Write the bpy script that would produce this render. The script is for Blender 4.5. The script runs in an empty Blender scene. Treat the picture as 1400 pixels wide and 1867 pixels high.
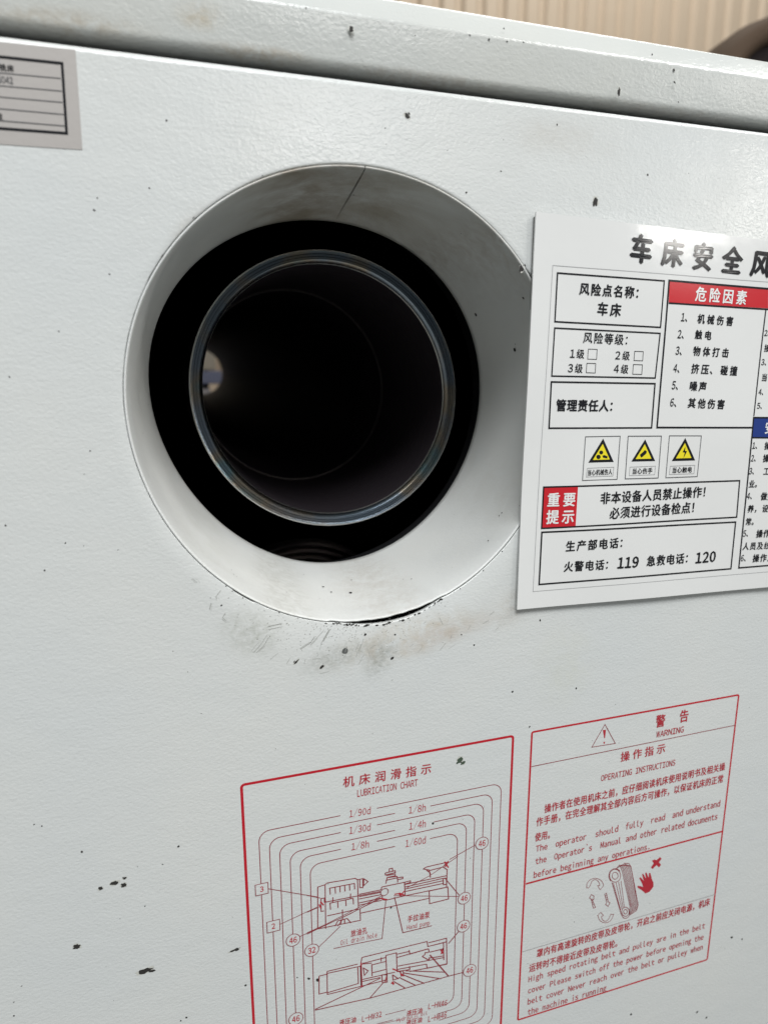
import bpy, math, random
from mathutils import Matrix, Vector
random.seed(7)
C = bpy.context.scene.collection
SC = bpy.context.scene

# ------------------------------------------------------------------ camera
cam_d = bpy.data.cameras.new('camera')
cam = bpy.data.objects.new('camera', cam_d)
C.objects.link(cam)
SC.camera = cam
CAM_F = 1228.7342
CAM_C = (-0.082378, -0.292258, 0.018523)
CAM_R = ((0.9538803, -0.3001824, -0.0017247), (-0.0652216, -0.2016376, -0.9772862), (0.2930163, 0.9323266, -0.2119165))
cam_d.sensor_fit = 'VERTICAL'
cam_d.sensor_height = 36.0
cam_d.lens = CAM_F / 1867.0 * 36.0
cam_d.clip_start = 0.01
cam_d.clip_end = 60.0
cam_d.dof.use_dof = True
cam_d.dof.focus_distance = 0.345
cam_d.dof.aperture_fstop = 8.0
rt, dn, fw = [Vector(v) for v in CAM_R]
cam.matrix_world = Matrix(((rt.x, -dn.x, -fw.x, CAM_C[0]), (rt.y, -dn.y, -fw.y, CAM_C[1]),
                           (rt.z, -dn.z, -fw.z, CAM_C[2]), (0, 0, 0, 1)))

# ------------------------------------------------------------------ light of the workshop
W = bpy.data.worlds.new('World')
SC.world = W
W.use_nodes = True
W.node_tree.nodes['Background'].inputs[0].default_value = (0.80, 0.90, 1.0, 1)
W.node_tree.nodes['Background'].inputs[1].default_value = 0.15


def area(name, loc, target, sx, sy, watts, col):
    d = bpy.data.lights.new(name, 'AREA')
    d.shape = 'RECTANGLE'
    d.size, d.size_y = sx, sy
    d.energy = watts
    d.color = col
    o = bpy.data.objects.new(name, d)
    C.objects.link(o)
    o.location = loc
    o.rotation_euler = (Vector(target) - Vector(loc)).to_track_quat('-Z', 'Y').to_euler()
    return o


area('overhead_light', (-0.40, -1.85, 2.35), (0, 0, 0), 1.9, 1.0, 104, (0.97, 0.99, 1.0))
area('window_light', (3.05, -2.9, 0.86), (0.2, 0, 0.1), 0.9, 0.15, 14, (1.0, 0.97, 0.92))
area('window_light', (0.95, -3.9, 1.55), (0.0, 0, 0.1), 0.8, 0.16, 15, (1.0, 0.97, 0.94))
area('ridge_highlight_light', (1.89, -1.31, 2.19), (0.15, 0, 0.15), 1.7, 0.16, 42, (1.0, 0.98, 0.95))  # narrow light added to draw a highlight along the lid ridge
area('overhead_light', (2.5, 2.2, 5.0), (2.6, 4.2, 2.0), 3.0, 1.5, 185, (1.0, 0.975, 0.90))  # added fill that brightens the wall behind, no known source
SC.view_settings.view_transform = 'Standard'
SC.view_settings.look = 'None'
SC.view_settings.exposure = 0.0
SC.view_settings.gamma = 1.0

# ------------------------------------------------------------------ measured tables (millimetres on the panel plane)
SIGN_Q = [
    (80.53,86.16),
    (213.78,80.73),
    (242.24,-107.49),
    (79.51,-102.93),
]
SIGN_L = [
    ('hairline',[(216.84,60.52),(90.33,63.7),(88.17,-94.16),(240.81,-97.98)],0.284,'g',0),
    ('box_border',[(93.0,60.46),(152.13,58.91),(152.12,36.95),(92.9,38.71)],0.743,'k',1),
    ('box_border',[(92.95,35.82),(152.21,34.08),(151.68,12.31),(92.68,13.64)],0.707,'k',1),
    ('box_border',[(92.64,10.88),(151.86,9.51),(152.09,-12.7),(92.82,-11.23)],0.808,'k',1),
    ('box_border',[(217.62,-14.45),(155.41,-12.63),(154.98,59.19),(217.34,57.23)],0.946,'k',0),
    ('rule',[(155.74,48.6),(218.88,47.02)],0.763,'k',0),
    ('rule',[(217.34,46.88),(217.1,-8.23)],0.703,'k',0),
    ('box_border',[(227.4,-9.36),(217.06,-9.05),(218.83,-93.62),(240.21,-94.07)],0.886,'k',0),
    ('rule',[(217.49,-19.85),(229.06,-20.32)],0.747,'k',0),
    ('box_border',[(91.63,-40.34),(212.29,-43.21),(213.18,-63.78),(91.51,-61.31)],0.819,'k',1),
    ('box_border',[(91.74,-63.33),(212.84,-66.56),(213.34,-93.66),(91.52,-90.7)],0.868,'k',1),
    ('tick_box',[(111.89,26.3),(116.84,26.18),(116.89,21.43),(111.86,21.58)],0.282,'k',1),
    ('tick_box',[(138.26,25.37),(143.26,25.23),(143.36,20.77),(138.28,20.93)],0.293,'k',1),
    ('tick_box',[(111.6,19.61),(116.6,19.46),(116.63,14.96),(111.55,15.14)],0.284,'k',1),
    ('tick_box',[(138.13,19.02),(143.41,18.85),(143.53,14.14),(138.17,14.33)],0.294,'k',1),
    ('warning_card_border',[(113.37,-16.02),(133.57,-16.37),(133.34,-38.4),(113.05,-37.97)],0.383,'d',1),
    ('label_border',[(115.45,-31.85),(131.0,-31.98),(130.75,-36.49),(115.13,-36.23)],0.24,'g',1),
    ('warning_card_border',[(138.35,-16.52),(158.54,-17.09),(158.72,-39.02),(138.3,-38.4)],0.396,'d',1),
    ('label_border',[(140.76,-32.46),(156.47,-32.64),(156.37,-37.16),(140.68,-36.84)],0.248,'g',1),
    ('warning_card_border',[(163.49,-17.14),(183.59,-17.78),(183.69,-39.52),(163.57,-39.15)],0.41,'d',1),
    ('label_border',[(165.8,-33.09),(181.42,-33.28),(181.34,-37.81),(165.65,-37.5)],0.257,'g',1),
]
SIGN_T = [
    ('title','车床安全风',128.17,67.24,219.43,62.44,12.51,0.05,'k'),
    ('printed_text','风险点名称：',104.62,51.21,141.93,50.09,5.42,0.0348,'k'),
    ('printed_text','车床',114.59,42.21,129.14,41.47,6.04,0.0316,'k'),
    ('printed_text','风险等级：',108.24,29.17,137.59,28.1,5.1,0.018,'k'),
    ('printed_text','1级',101.77,22.11,110.59,21.74,4.35,0.018,'k'),
    ('printed_text','2级',127.07,21.37,136.64,20.98,4.33,0.018,'k'),
    ('printed_text','3级',101.0,15.29,110.31,14.86,4.39,0.018,'k'),
    ('printed_text','4级',126.81,14.91,136.41,14.47,4.37,0.018,'k'),
    ('printed_text','管理责任人：',95.64,-3.02,131.75,-4.06,5.65,0.038,'k'),
    ('printed_text','机械伤害',173.25,39.37,197.56,38.27,4.55,0.0316,'k'),
    ('printed_text','触电',172.62,31.72,184.51,31.15,4.46,0.0316,'k'),
    ('printed_text','物体打击',172.39,23.46,196.85,22.41,4.64,0.0316,'k'),
    ('printed_text','挤压、碰撞',172.38,14.56,203.47,13.14,4.84,0.0316,'k'),
    ('printed_text','噪声',172.35,5.85,184.24,5.14,4.89,0.0316,'k'),
    ('printed_text','其他伤害',172.3,-2.82,197.13,-4.16,4.95,0.0316,'k'),
    ('printed_text','1、',163.79,40.01,170.86,39.6,4.51,0.018,'k'),
    ('printed_text','2、',162.53,31.75,169.79,31.29,4.55,0.018,'k'),
    ('printed_text','3、',162.23,23.7,169.36,23.18,4.6,0.018,'k'),
    ('printed_text','4、',161.83,15.02,168.99,14.44,4.65,0.018,'k'),
    ('printed_text','5、',161.89,6.53,168.92,5.89,4.7,0.018,'k'),
    ('printed_text','6、',161.8,-2.19,169.03,-2.75,4.75,0.018,'k'),
    ('printed_text','非本设备人员禁止操作！',123.84,-50.76,194.4,-51.11,6.04,0.0284,'k'),
    ('printed_text','必须进行设备检点！',130.08,-59.11,188.1,-59.36,6.14,0.0284,'k'),
    ('printed_text','生产部电话：',105.14,-74.46,143.88,-75.07,5.54,0.0316,'k'),
    ('printed_text','火警电话：',104.85,-85.25,135.66,-86.38,5.46,0.0316,'k'),
    ('printed_text','急救电话：',155.34,-86.84,187.04,-87.57,5.73,0.0316,'k'),
    ('printed_text','119',137.0,-86.2,150.79,-86.72,5.78,0.0412,'k'),
    ('printed_text','120',187.84,-88.11,202.05,-88.29,5.89,0.0412,'k'),
    ('printed_text','2、',217.98,33.56,224.65,33.21,3.38,0.018,'k'),
    ('printed_text','接',218.81,25.57,223.45,25.36,3.83,0.0252,'k'),
    ('printed_text','3、',218.2,18.48,224.73,18.18,3.59,0.018,'k'),
    ('printed_text','当',219.03,10.33,223.9,10.14,3.91,0.0252,'k'),
    ('printed_text','4、',218.44,2.97,224.85,2.59,3.52,0.018,'k'),
    ('printed_text','5、',218.41,-4.45,225.2,-4.73,3.55,0.018,'k'),
    ('printed_text','1、',218.16,-26.05,224.62,-26.29,3.95,0.018,'k'),
    ('printed_text','操作',226.39,-26.66,236.27,-27.19,4.28,0.0316,'k'),
    ('printed_text','2、',218.2,-32.97,224.5,-33.25,3.98,0.018,'k'),
    ('printed_text','操作',226.47,-33.64,236.15,-33.91,4.33,0.0316,'k'),
    ('printed_text','3、',217.89,-40.09,224.4,-40.41,4.02,0.018,'k'),
    ('printed_text','工作',227.93,-40.89,236.91,-41.33,4.37,0.022,'k'),
    ('printed_text','业。',218.75,-47.47,227.41,-47.8,4.21,0.022,'k'),
    ('printed_text','4、',218.34,-54.08,225.28,-54.35,4.09,0.018,'k'),
    ('printed_text','做完',228.1,-55.14,237.9,-55.43,4.45,0.0316,'k'),
    ('printed_text','养，设备',219.6,-61.62,240.18,-62.53,4.28,0.0316,'k'),
    ('printed_text','常。',219.45,-68.83,228.23,-69.31,4.17,0.022,'k'),
    ('printed_text','5、',218.86,-75.58,225.27,-75.76,4.2,0.018,'k'),
    ('printed_text','操作',227.93,-76.61,238.04,-77.09,4.56,0.0316,'k'),
    ('printed_text','人员及线',219.34,-83.27,239.52,-84.16,4.4,0.0284,'k'),
    ('printed_text','6、',219.31,-90.01,225.78,-90.27,4.27,0.018,'k'),
    ('printed_text','操作人',227.46,-91.07,243.47,-91.7,4.64,0.0316,'k'),
    ('banner_text','危险因素',170.49,50.04,204.77,48.89,6.83,0.028,'w'),
    ('banner_text','安',224.33,-17.89,233.16,-18.31,6.63,0.028,'w'),
    ('banner_text','重要',92.86,-50.34,110.47,-50.91,6.98,0.03,'w'),
    ('banner_text','提示',92.88,-59.18,110.26,-59.72,7.06,0.03,'w'),
    ('printed_text','当心机械伤人',115.54,-35.54,130.21,-35.77,2.94,0.02,'k'),
    ('printed_text','当心伤手',142.02,-36.15,154.87,-36.41,3.01,0.02,'k'),
    ('printed_text','当心触电',166.96,-36.8,179.83,-37.04,3.09,0.02,'k'),
]
SIGN_F = [
    ('red_banner',[(155.38,58.84),(217.39,56.88),(218.8,47.52),(155.74,48.97)],'r'),
    ('blue_banner',[(217.28,-9.49),(227.47,-9.8),(229.01,-19.98),(217.82,-19.5)],'b'),
    ('red_banner',[(91.95,-40.63),(110.73,-41.06),(110.66,-61.36),(91.86,-60.97)],'r'),
    ('warning_triangle_rim',[(123.64,-17.23),(115.79,-29.15),(130.75,-29.41)],'k'),
    ('warning_triangle_field',[(123.54,-19.95),(118.36,-27.82),(128.23,-27.99)],'y'),
    ('pictogram',[(124.09,-24.28),(124.0,-24.74),(123.66,-25.09),(123.15,-25.24),(122.59,-25.16),(122.12,-24.87),(121.83,-24.43),(121.79,-23.95),(122.01,-23.54),(122.45,-23.29),(123.0,-23.25),(123.53,-23.44),(123.92,-23.81)],'k'),
    ('pictogram',[(122.78,-26.45),(122.67,-26.96),(122.3,-27.34),(121.73,-27.51),(121.12,-27.42),(120.59,-27.09),(120.27,-26.61),(120.23,-26.08),(120.48,-25.62),(120.96,-25.34),(121.57,-25.3),(122.16,-25.51),(122.59,-25.93)],'k'),
    ('pictogram',[(123.71,-25.93),(124.8,-25.56),(126.8,-26.34),(126.73,-27.45),(124.27,-26.93)],'k'),
    ('warning_triangle_rim',[(148.8,-18.49),(141.34,-29.68),(156.07,-30.04)],'k'),
    ('warning_triangle_field',[(148.77,-21.05),(143.84,-28.45),(153.56,-28.67)],'y'),
    ('pictogram',[(146.2,-26.29),(148.08,-24.95),(148.99,-23.99),(150.26,-24.61),(150.17,-25.74),(148.14,-27.36),(147.02,-27.88)],'k'),
    ('warning_triangle_rim',[(173.53,-18.55),(166.36,-30.51),(181.27,-30.78)],'k'),
    ('warning_triangle_field',[(173.58,-21.27),(168.84,-29.18),(178.67,-29.35)],'y'),
    ('pictogram',[(174.07,-23.08),(172.66,-26.06),(174.01,-26.26),(173.54,-29.28),(175.41,-25.59),(174.09,-25.39)],'k'),
]
PLATE_Q = [
    (-130.48,129.12),
    (-106.21,129.62),
    (-106.82,96.64),
    (-134.08,96.11),
]
PLATE_L = [
    ('plate_border',[(-141.18,123.92),(-131.0,124.37),(-111.02,124.63),(-111.63,101.72),(-133.51,101.34),(-143.85,101.17)],0.892,'k',0),
    ('rule',[(-141.77,118.95),(-131.56,119.25),(-111.88,119.7)],0.259,'d',0),
    ('rule',[(-142.24,114.92),(-132.0,115.16),(-111.94,115.59)],0.26,'d',0),
    ('rule',[(-142.65,111.36),(-132.39,111.57),(-112.0,111.9)],0.261,'d',0),
    ('rule',[(-143.09,107.62),(-132.81,107.77),(-111.97,107.94)],0.262,'d',0),
    ('rule',[(-143.54,103.79),(-133.23,103.9),(-112.0,104.13)],0.263,'d',0),
]
PLATE_T = [
    ('printed_text','铣床',-131.56,120.01,-126.73,119.98,2.19,0.02,'k'),
    ('printed_text','5042',-132.41,116.14,-127.47,116.21,2.12,0.01,'d'),
    ('printed_text','金',-134.41,104.27,-131.97,104.27,2.32,0.01,'k'),
]
CHART_Q = [
    (-61.54,-175.3),
    (81.76,-176.15),
    (81.91,-365.13),
    (-62.17,-314.33),
]
LOOPS = [
    (-54.62,75.94,-13.83,5.43,-202.85),
    (-49.7,70.75,15.14,34.74,-207.94),
    (-44.83,65.74,-13.76,5.39,-212.53),
    (-39.81,60.65,15.16,36.68,-217.96),
    (-34.84,55.86,-13.91,5.35,-222.23),
    (-29.93,50.74,15.18,34.77,-227.54),
]
CIRC = [
    ('46',65.37,-237.62,3.8,0),
    ('46',55.58,-270.15,3.7,0),
    ('46',55.66,-288.47,3.77,0),
    ('46',60.27,-319.69,3.9,0),
    ('46',-39.77,-269.31,3.59,0),
    ('32',-30.3,-278.4,3.67,0),
    ('46',-39.81,-318.67,3.78,0),
    ('3',-54.36,-234.95,3.1,1),
    ('2',-49.44,-258.05,3.2,1),
    ('',9.34,-253.78,2.13,0),
]
CHART_L = [
    ('side_view_line',[(-22.45,-240.95),(-26.28,-241.37),(-26.85,-266.42)],0.512,'L',0),
    ('side_view_line',[(-21.96,-251.22),(-23.01,-251.33),(-22.96,-248.78),(-24.7,-248.63),(-24.87,-256.29),(-23.26,-256.49)],0.517,'L',0),
    ('side_view_line',[(-22.45,-240.95),(-21.39,-240.2),(-6.58,-241.29),(-5.3,-242.42),(-4.98,-259.97)],0.512,'L',0),
    ('side_view_line',[(-22.45,-240.95),(-22.64,-267.48)],0.512,'L',0),
    ('side_view_line',[(-26.85,-266.42),(-3.96,-267.68),(-4.11,-260.22)],0.522,'L',0),
    ('side_view_line',[(-21.78,-259.91),(-4.98,-260.38)],0.522,'L',0),
    ('side_view_line',[(-22.31,-251.36),(7.13,-252.86)],0.517,'L',0),
    ('side_view_line',[(-20.41,-243.64),(-6.76,-244.29)],0.514,'L',0),
    ('side_view_line',[(-20.06,-243.57),(-19.85,-247.54)],0.515,'L',0),
    ('side_view_line',[(-17.25,-243.76),(-17.11,-247.64)],0.516,'L',0),
    ('side_view_line',[(-14.72,-243.96),(-14.64,-247.58)],0.518,'L',0),
    ('side_view_line',[(-12.17,-244.07),(-12.08,-247.71)],0.52,'L',0),
    ('side_view_line',[(-9.61,-244.26),(-9.52,-247.91)],0.522,'L',0),
    ('side_view_line',[(-6.97,-244.4),(-6.87,-247.81)],0.524,'L',0),
    ('side_view_line',[(-18.68,-252.52),(-18.48,-249.52)],0.52,'L',0),
    ('side_view_line',[(-9.22,-252.85),(-9.11,-249.88)],0.527,'L',0),
    ('side_view_line',[(-20.37,-252.62),(-7.79,-253.07)],0.519,'L',0),
    ('side_view_line',[(-20.09,-252.7),(-19.89,-256.71)],0.519,'L',0),
    ('side_view_line',[(-16.0,-252.85),(-15.92,-256.68)],0.522,'L',0),
    ('side_view_line',[(-11.73,-253.05),(-11.57,-256.75)],0.525,'L',0),
    ('side_view_line',[(-7.79,-253.07),(-7.62,-256.79)],0.528,'L',0),
    ('side_view_line',[(-4.08,-242.58),(-4.13,-247.57),(-2.47,-248.01),(-2.43,-242.53),(-4.08,-242.58)],0.525,'L',0),
    ('side_view_line',[(-1.92,-242.66),(-1.96,-246.93),(0.37,-245.12),(-1.92,-242.66)],0.526,'L',0),
    ('side_view_line',[(-5.16,-242.46),(-4.08,-242.58)],0.524,'L',0),
    ('side_view_line',[(-4.53,-251.52),(7.87,-251.99)],0.529,'L',0),
    ('side_view_line',[(-4.54,-252.98),(7.5,-253.53)],0.53,'L',0),
    ('side_view_line',[(-4.56,-254.36),(7.27,-254.95)],0.531,'L',0),
    ('side_view_line',[(-4.73,-256.77),(7.49,-257.07)],0.532,'L',0),
    ('side_view_line',[(-4.74,-258.15),(7.85,-258.57)],0.533,'L',0),
    ('side_view_line',[(-3.92,-263.31),(34.79,-264.67)],0.536,'L',0),
    ('side_view_line',[(7.88,-250.36),(20.53,-250.82),(20.95,-259.23),(10.08,-259.18),(8.23,-258.26),(8.08,-255.75)],0.537,'L',0),
    ('side_view_line',[(7.88,-250.36),(7.58,-251.91)],0.537,'L',0),
    ('side_view_line',[(10.09,-248.9),(10.83,-245.42),(16.4,-246.04),(16.78,-249.84)],0.538,'L',0),
    ('side_view_line',[(10.09,-246.85),(16.77,-246.96),(19.61,-247.29),(19.62,-248.27),(16.77,-248.19)],0.537,'L',0),
    ('side_view_line',[(9.73,-242.28),(15.27,-242.24),(15.42,-243.42),(9.95,-243.56),(9.73,-242.28)],0.534,'L',0),
    ('side_view_line',[(11.94,-242.2),(12.09,-240.29),(13.79,-240.4),(13.94,-242.39)],0.535,'L',0),
    ('side_view_line',[(10.47,-244.1),(15.28,-244.28),(15.43,-245.38),(10.69,-245.38)],0.535,'L',0),
    ('side_view_line',[(20.53,-250.82),(23.92,-250.72),(23.93,-251.72),(20.91,-251.91)],0.546,'L',0),
    ('side_view_line',[(20.92,-253.82),(42.8,-254.15)],0.548,'L',0),
    ('side_view_line',[(20.93,-255.07),(42.67,-255.63)],0.548,'L',0),
    ('side_view_line',[(21.16,-256.63),(42.86,-257.36)],0.549,'L',0),
    ('side_view_line',[(20.91,-252.16),(44.73,-252.97)],0.547,'L',0),
    ('side_view_line',[(21.33,-259.34),(45.66,-260.39)],0.551,'L',0),
    ('side_view_line',[(31.09,-245.29),(32.99,-244.54),(44.57,-244.56),(42.67,-246.99),(35.33,-247.2),(31.09,-245.29)],0.55,'L',0),
    ('side_view_line',[(34.55,-246.59),(35.39,-251.8)],0.553,'L',0),
    ('side_view_line',[(42.67,-246.99),(45.05,-249.27),(44.87,-260.18)],0.559,'L',0),
    ('side_view_line',[(33.02,-246.61),(34.96,-248.36),(35.36,-249.71)],0.552,'L',0),
    ('side_view_line',[(42.8,-254.32),(44.76,-254.49),(44.84,-258.48),(43.03,-258.25),(42.8,-254.32)],0.563,'L',0),
    ('side_view_line',[(34.73,-260.01),(45.66,-260.39),(46.22,-268.21),(35.07,-268.15),(34.73,-260.01)],0.561,'L',0),
    ('side_view_line',[(-17.67,-267.45),(-16.19,-264.6),(-11.17,-264.55),(-9.05,-267.88)],0.529,'L',0),
    ('side_view_line',[(-13.59,-258.39),(-13.62,-264.51),(-16.25,-267.86)],0.527,'L',0),
    ('side_view_line',[(-14.76,-264.19),(-14.44,-266.74)],0.529,'L',0),
    ('side_view_line',[(-12.61,-264.64),(-12.44,-267.48)],0.531,'L',0),
    ('leader_line',[(-32.46,-267.06),(-22.59,-264.8),(7.86,-255.69)],0.377,'L',0),
    ('leader_line',[(-32.48,-268.03),(-26.14,-266.22),(-13.31,-262.96),(7.86,-257.17)],0.378,'L',0),
    ('leader_line',[(22.06,-254.54),(34.99,-250.44),(51.18,-242.45)],0.366,'L',0),
    ('leader_line',[(14.55,-257.5),(52.18,-268.21)],0.364,'L',0),
    ('leader_line',[(43.58,-253.93),(52.56,-267.45)],0.478,'L',0),
    ('leader_line',[(-25.04,-248.21),(-31.87,-244.77)],0.405,'L',0),
    ('leader_line',[(-25.85,-253.36),(-32.14,-254.81)],0.375,'L',0),
    ('leader_line',[(10.08,-259.6),(7.94,-282.66),(-6.3,-281.62),(-18.63,-280.99)],0.395,'L',0),
    ('leader_line',[(14.93,-258.43),(19.77,-282.4),(36.6,-282.74)],0.497,'L',0),
    ('leader_line',[(-51.15,-235.68),(-26.23,-247.25)],0.386,'L',0),
    ('leader_line',[(-46.45,-258.16),(-26.92,-253.15)],0.337,'L',0),
    ('leader_line',[(-36.46,-268.36),(-10.21,-262.34),(6.03,-257.06)],0.407,'L',0),
    ('leader_line',[(-27.27,-278.27),(-14.86,-268.19)],0.384,'L',0),
    ('leader_line',[(61.81,-237.7),(46.28,-243.17)],0.413,'L',0),
    ('side_view_line',[(14.92,-256.77),(17.55,-257.07),(18.31,-258.52),(20.56,-256.21)],0.727,'R',0),
    ('side_view_line',[(17.55,-256.65),(20.95,-259.23)],0.729,'R',0),
    ('side_view_line',[(43.39,-243.84),(45.81,-248.21)],0.744,'R',0),
    ('side_view_line',[(45.73,-244.01),(43.84,-247.29)],0.746,'R',0),
    ('side_view_line',[(6.38,-256.77),(10.82,-258.97)],0.719,'R',0),
    ('side_view_line',[(-25.09,-250.36),(-23.4,-252.99)],0.686,'R',0),
    ('side_view_line',[(-25.82,-251.76),(-24.83,-254.44)],0.687,'R',0),
    ('plan_view_line',[(-22.47,-294.25),(-5.7,-294.87)],0.541,'L',0),
    ('plan_view_line',[(-22.47,-294.25),(-22.62,-308.96),(-3.61,-309.78)],0.541,'L',0),
    ('plan_view_line',[(-22.5,-295.51),(-5.72,-296.58),(-5.46,-307.44),(-22.6,-307.85)],0.541,'L',0),
    ('plan_view_line',[(-26.81,-295.82),(-27.07,-307.22),(-22.59,-307.42)],0.539,'L',0),
    ('plan_view_line',[(-26.81,-295.82),(-22.5,-295.93)],0.539,'L',0),
    ('plan_view_line',[(-3.84,-294.17),(-3.46,-310.27)],0.553,'L',0),
    ('plan_view_line',[(-4.23,-296.19),(-3.98,-309.23)],0.554,'L',0),
    ('plan_view_line',[(-5.72,-296.58),(-3.49,-296.85)],0.553,'L',0),
    ('plan_view_line',[(-3.3,-291.35),(-3.84,-294.17)],0.552,'L',0),
    ('plan_view_line',[(-3.3,-291.35),(33.98,-292.33),(34.42,-295.79)],0.552,'L',0),
    ('plan_view_line',[(-3.11,-295.26),(10.03,-295.47)],0.554,'L',0),
    ('plan_view_line',[(7.39,-294.65),(7.38,-297.24)],0.561,'L',0),
    ('plan_view_line',[(-2.76,-297.94),(-2.06,-303.34),(0.06,-300.99),(-2.39,-298.49)],0.556,'L',0),
    ('plan_view_line',[(2.1,-297.32),(2.28,-305.17)],0.559,'L',0),
    ('plan_view_line',[(2.48,-297.87),(10.03,-298.07)],0.56,'L',0),
    ('plan_view_line',[(2.45,-303.05),(10.03,-303.28)],0.563,'L',0),
    ('plan_view_line',[(-3.48,-295.57),(2.11,-296.63)],0.554,'L',0),
    ('plan_view_line',[(10.04,-294.18),(16.13,-294.32),(16.55,-307.11)],0.563,'L',0),
    ('plan_view_line',[(10.04,-294.18),(10.63,-307.41)],0.563,'L',0),
    ('plan_view_line',[(-3.2,-305.57),(15.39,-306.74)],0.56,'L',0),
    ('plan_view_line',[(-3.21,-306.87),(6.97,-307.55)],0.561,'L',0),
    ('plan_view_line',[(-3.46,-309.83),(10.02,-310.28)],0.563,'L',0),
    ('plan_view_line',[(16.52,-295.31),(23.46,-295.69),(23.69,-294.89)],0.568,'L',0),
    ('plan_view_line',[(23.46,-294.82),(23.86,-297.56),(34.83,-297.41)],0.573,'L',0),
    ('plan_view_line',[(16.53,-297.48),(34.44,-297.29)],0.569,'L',0),
    ('plan_view_line',[(16.93,-303.28),(44.55,-306.15)],0.573,'L',0),
    ('plan_view_line',[(34.42,-295.79),(45.56,-295.97)],0.581,'L',0),
    ('plan_view_line',[(34.78,-293.44),(45.52,-293.57),(46.1,-311.11),(23.94,-309.02)],0.58,'L',0),
    ('plan_view_line',[(43.72,-295.68),(44.18,-307.82)],0.587,'L',0),
    ('plan_view_line',[(31.09,-301.28),(32.66,-300.7),(32.88,-299.45),(34.86,-299.79)],0.582,'L',0),
    ('plan_view_line',[(31.09,-301.28),(32.93,-302.99),(35.09,-304.99)],0.582,'L',0),
    ('plan_view_line',[(34.83,-297.41),(35.26,-299.91)],0.582,'L',0),
    ('plan_view_line',[(35.3,-303.11),(35.33,-305.07)],0.586,'L',0),
    ('plan_view_line',[(35.66,-299.86),(43.8,-300.13)],0.584,'L',0),
    ('plan_view_line',[(35.31,-303.73),(43.88,-304.87)],0.586,'L',0),
    ('plan_view_line',[(34.42,-295.79),(43.72,-296.12)],0.581,'L',0),
    ('plan_view_line',[(33.77,-307.24),(34.2,-310.23),(45.85,-310.85)],0.587,'L',0),
    ('plan_view_line',[(16.55,-305.35),(33.77,-307.24)],0.574,'L',0),
    ('plan_view_line',[(16.94,-306.79),(23.93,-307.69),(23.76,-305.43)],0.575,'L',0),
    ('plan_view_line',[(7.73,-306.04),(8.1,-311.42),(10.78,-311.85),(10.63,-306.97),(7.73,-306.04)],0.568,'L',0),
    ('plan_view_line',[(13.85,-308.0),(14.24,-311.65),(18.5,-311.26)],0.574,'L',0),
    ('plan_view_line',[(13.85,-308.0),(17.34,-311.77)],0.574,'L',0),
    ('plan_view_line',[(18.48,-307.28),(18.88,-310.5),(20.2,-310.48),(20.04,-307.33),(18.48,-307.28)],0.576,'L',0),
    ('plan_view_line',[(13.85,-304.06),(18.49,-307.72)],0.762,'R',0),
    ('plan_view_line',[(13.09,-313.22),(15.02,-314.38)],0.768,'R',0),
    ('plan_view_line',[(13.86,-312.41),(14.48,-314.82)],0.768,'R',0),
    ('plan_view_line',[(18.49,-308.61),(20.44,-311.0)],0.769,'R',0),
    ('plan_view_line',[(42.03,-300.03),(43.69,-303.21)],0.785,'R',0),
    ('plan_view_line',[(43.63,-299.63),(42.49,-303.28)],0.786,'R',0),
    ('plan_view_line',[(-3.84,-294.6),(-3.76,-310.17)],0.738,'R',0),
    ('plan_view_line',[(9.63,-311.48),(10.79,-307.02)],0.763,'R',0),
    ('leader_line',[(-29.45,-316.74),(0.84,-319.15),(47.24,-319.61),(56.7,-319.9)],0.549,'L',0),
    ('leader_line',[(-29.44,-316.31),(6.97,-307.98)],0.549,'L',0),
    ('leader_line',[(0.84,-319.15),(8.87,-311.23)],0.571,'L',0),
    ('leader_line',[(14.63,-312.66),(21.26,-319.27)],0.577,'L',0),
    ('leader_line',[(20.05,-309.99),(32.73,-319.89)],0.579,'L',0),
    ('leader_line',[(20.04,-308.66),(42.78,-319.98)],0.578,'L',0),
    ('leader_line',[(18.5,-311.7),(27.56,-319.55)],0.579,'L',0),
    ('leader_line',[(21.59,-307.83),(45.55,-316.35)],0.579,'L',0),
    ('leader_line',[(46.8,-297.49),(53.12,-290.96)],0.591,'L',0),
    ('leader_line',[(35.68,-301.63),(47.24,-319.61)],0.709,'L',0),
    ('leader_line',[(9.68,-333.36),(21.62,-334.03)],0.355,'L',0),
    ('leader_line',[(4.51,-337.87),(14.14,-338.37)],0.354,'L',0),
    ('leader_line',[(-11.2,-336.86),(18.13,-339.77)],0.278,'L',0),
]
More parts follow.
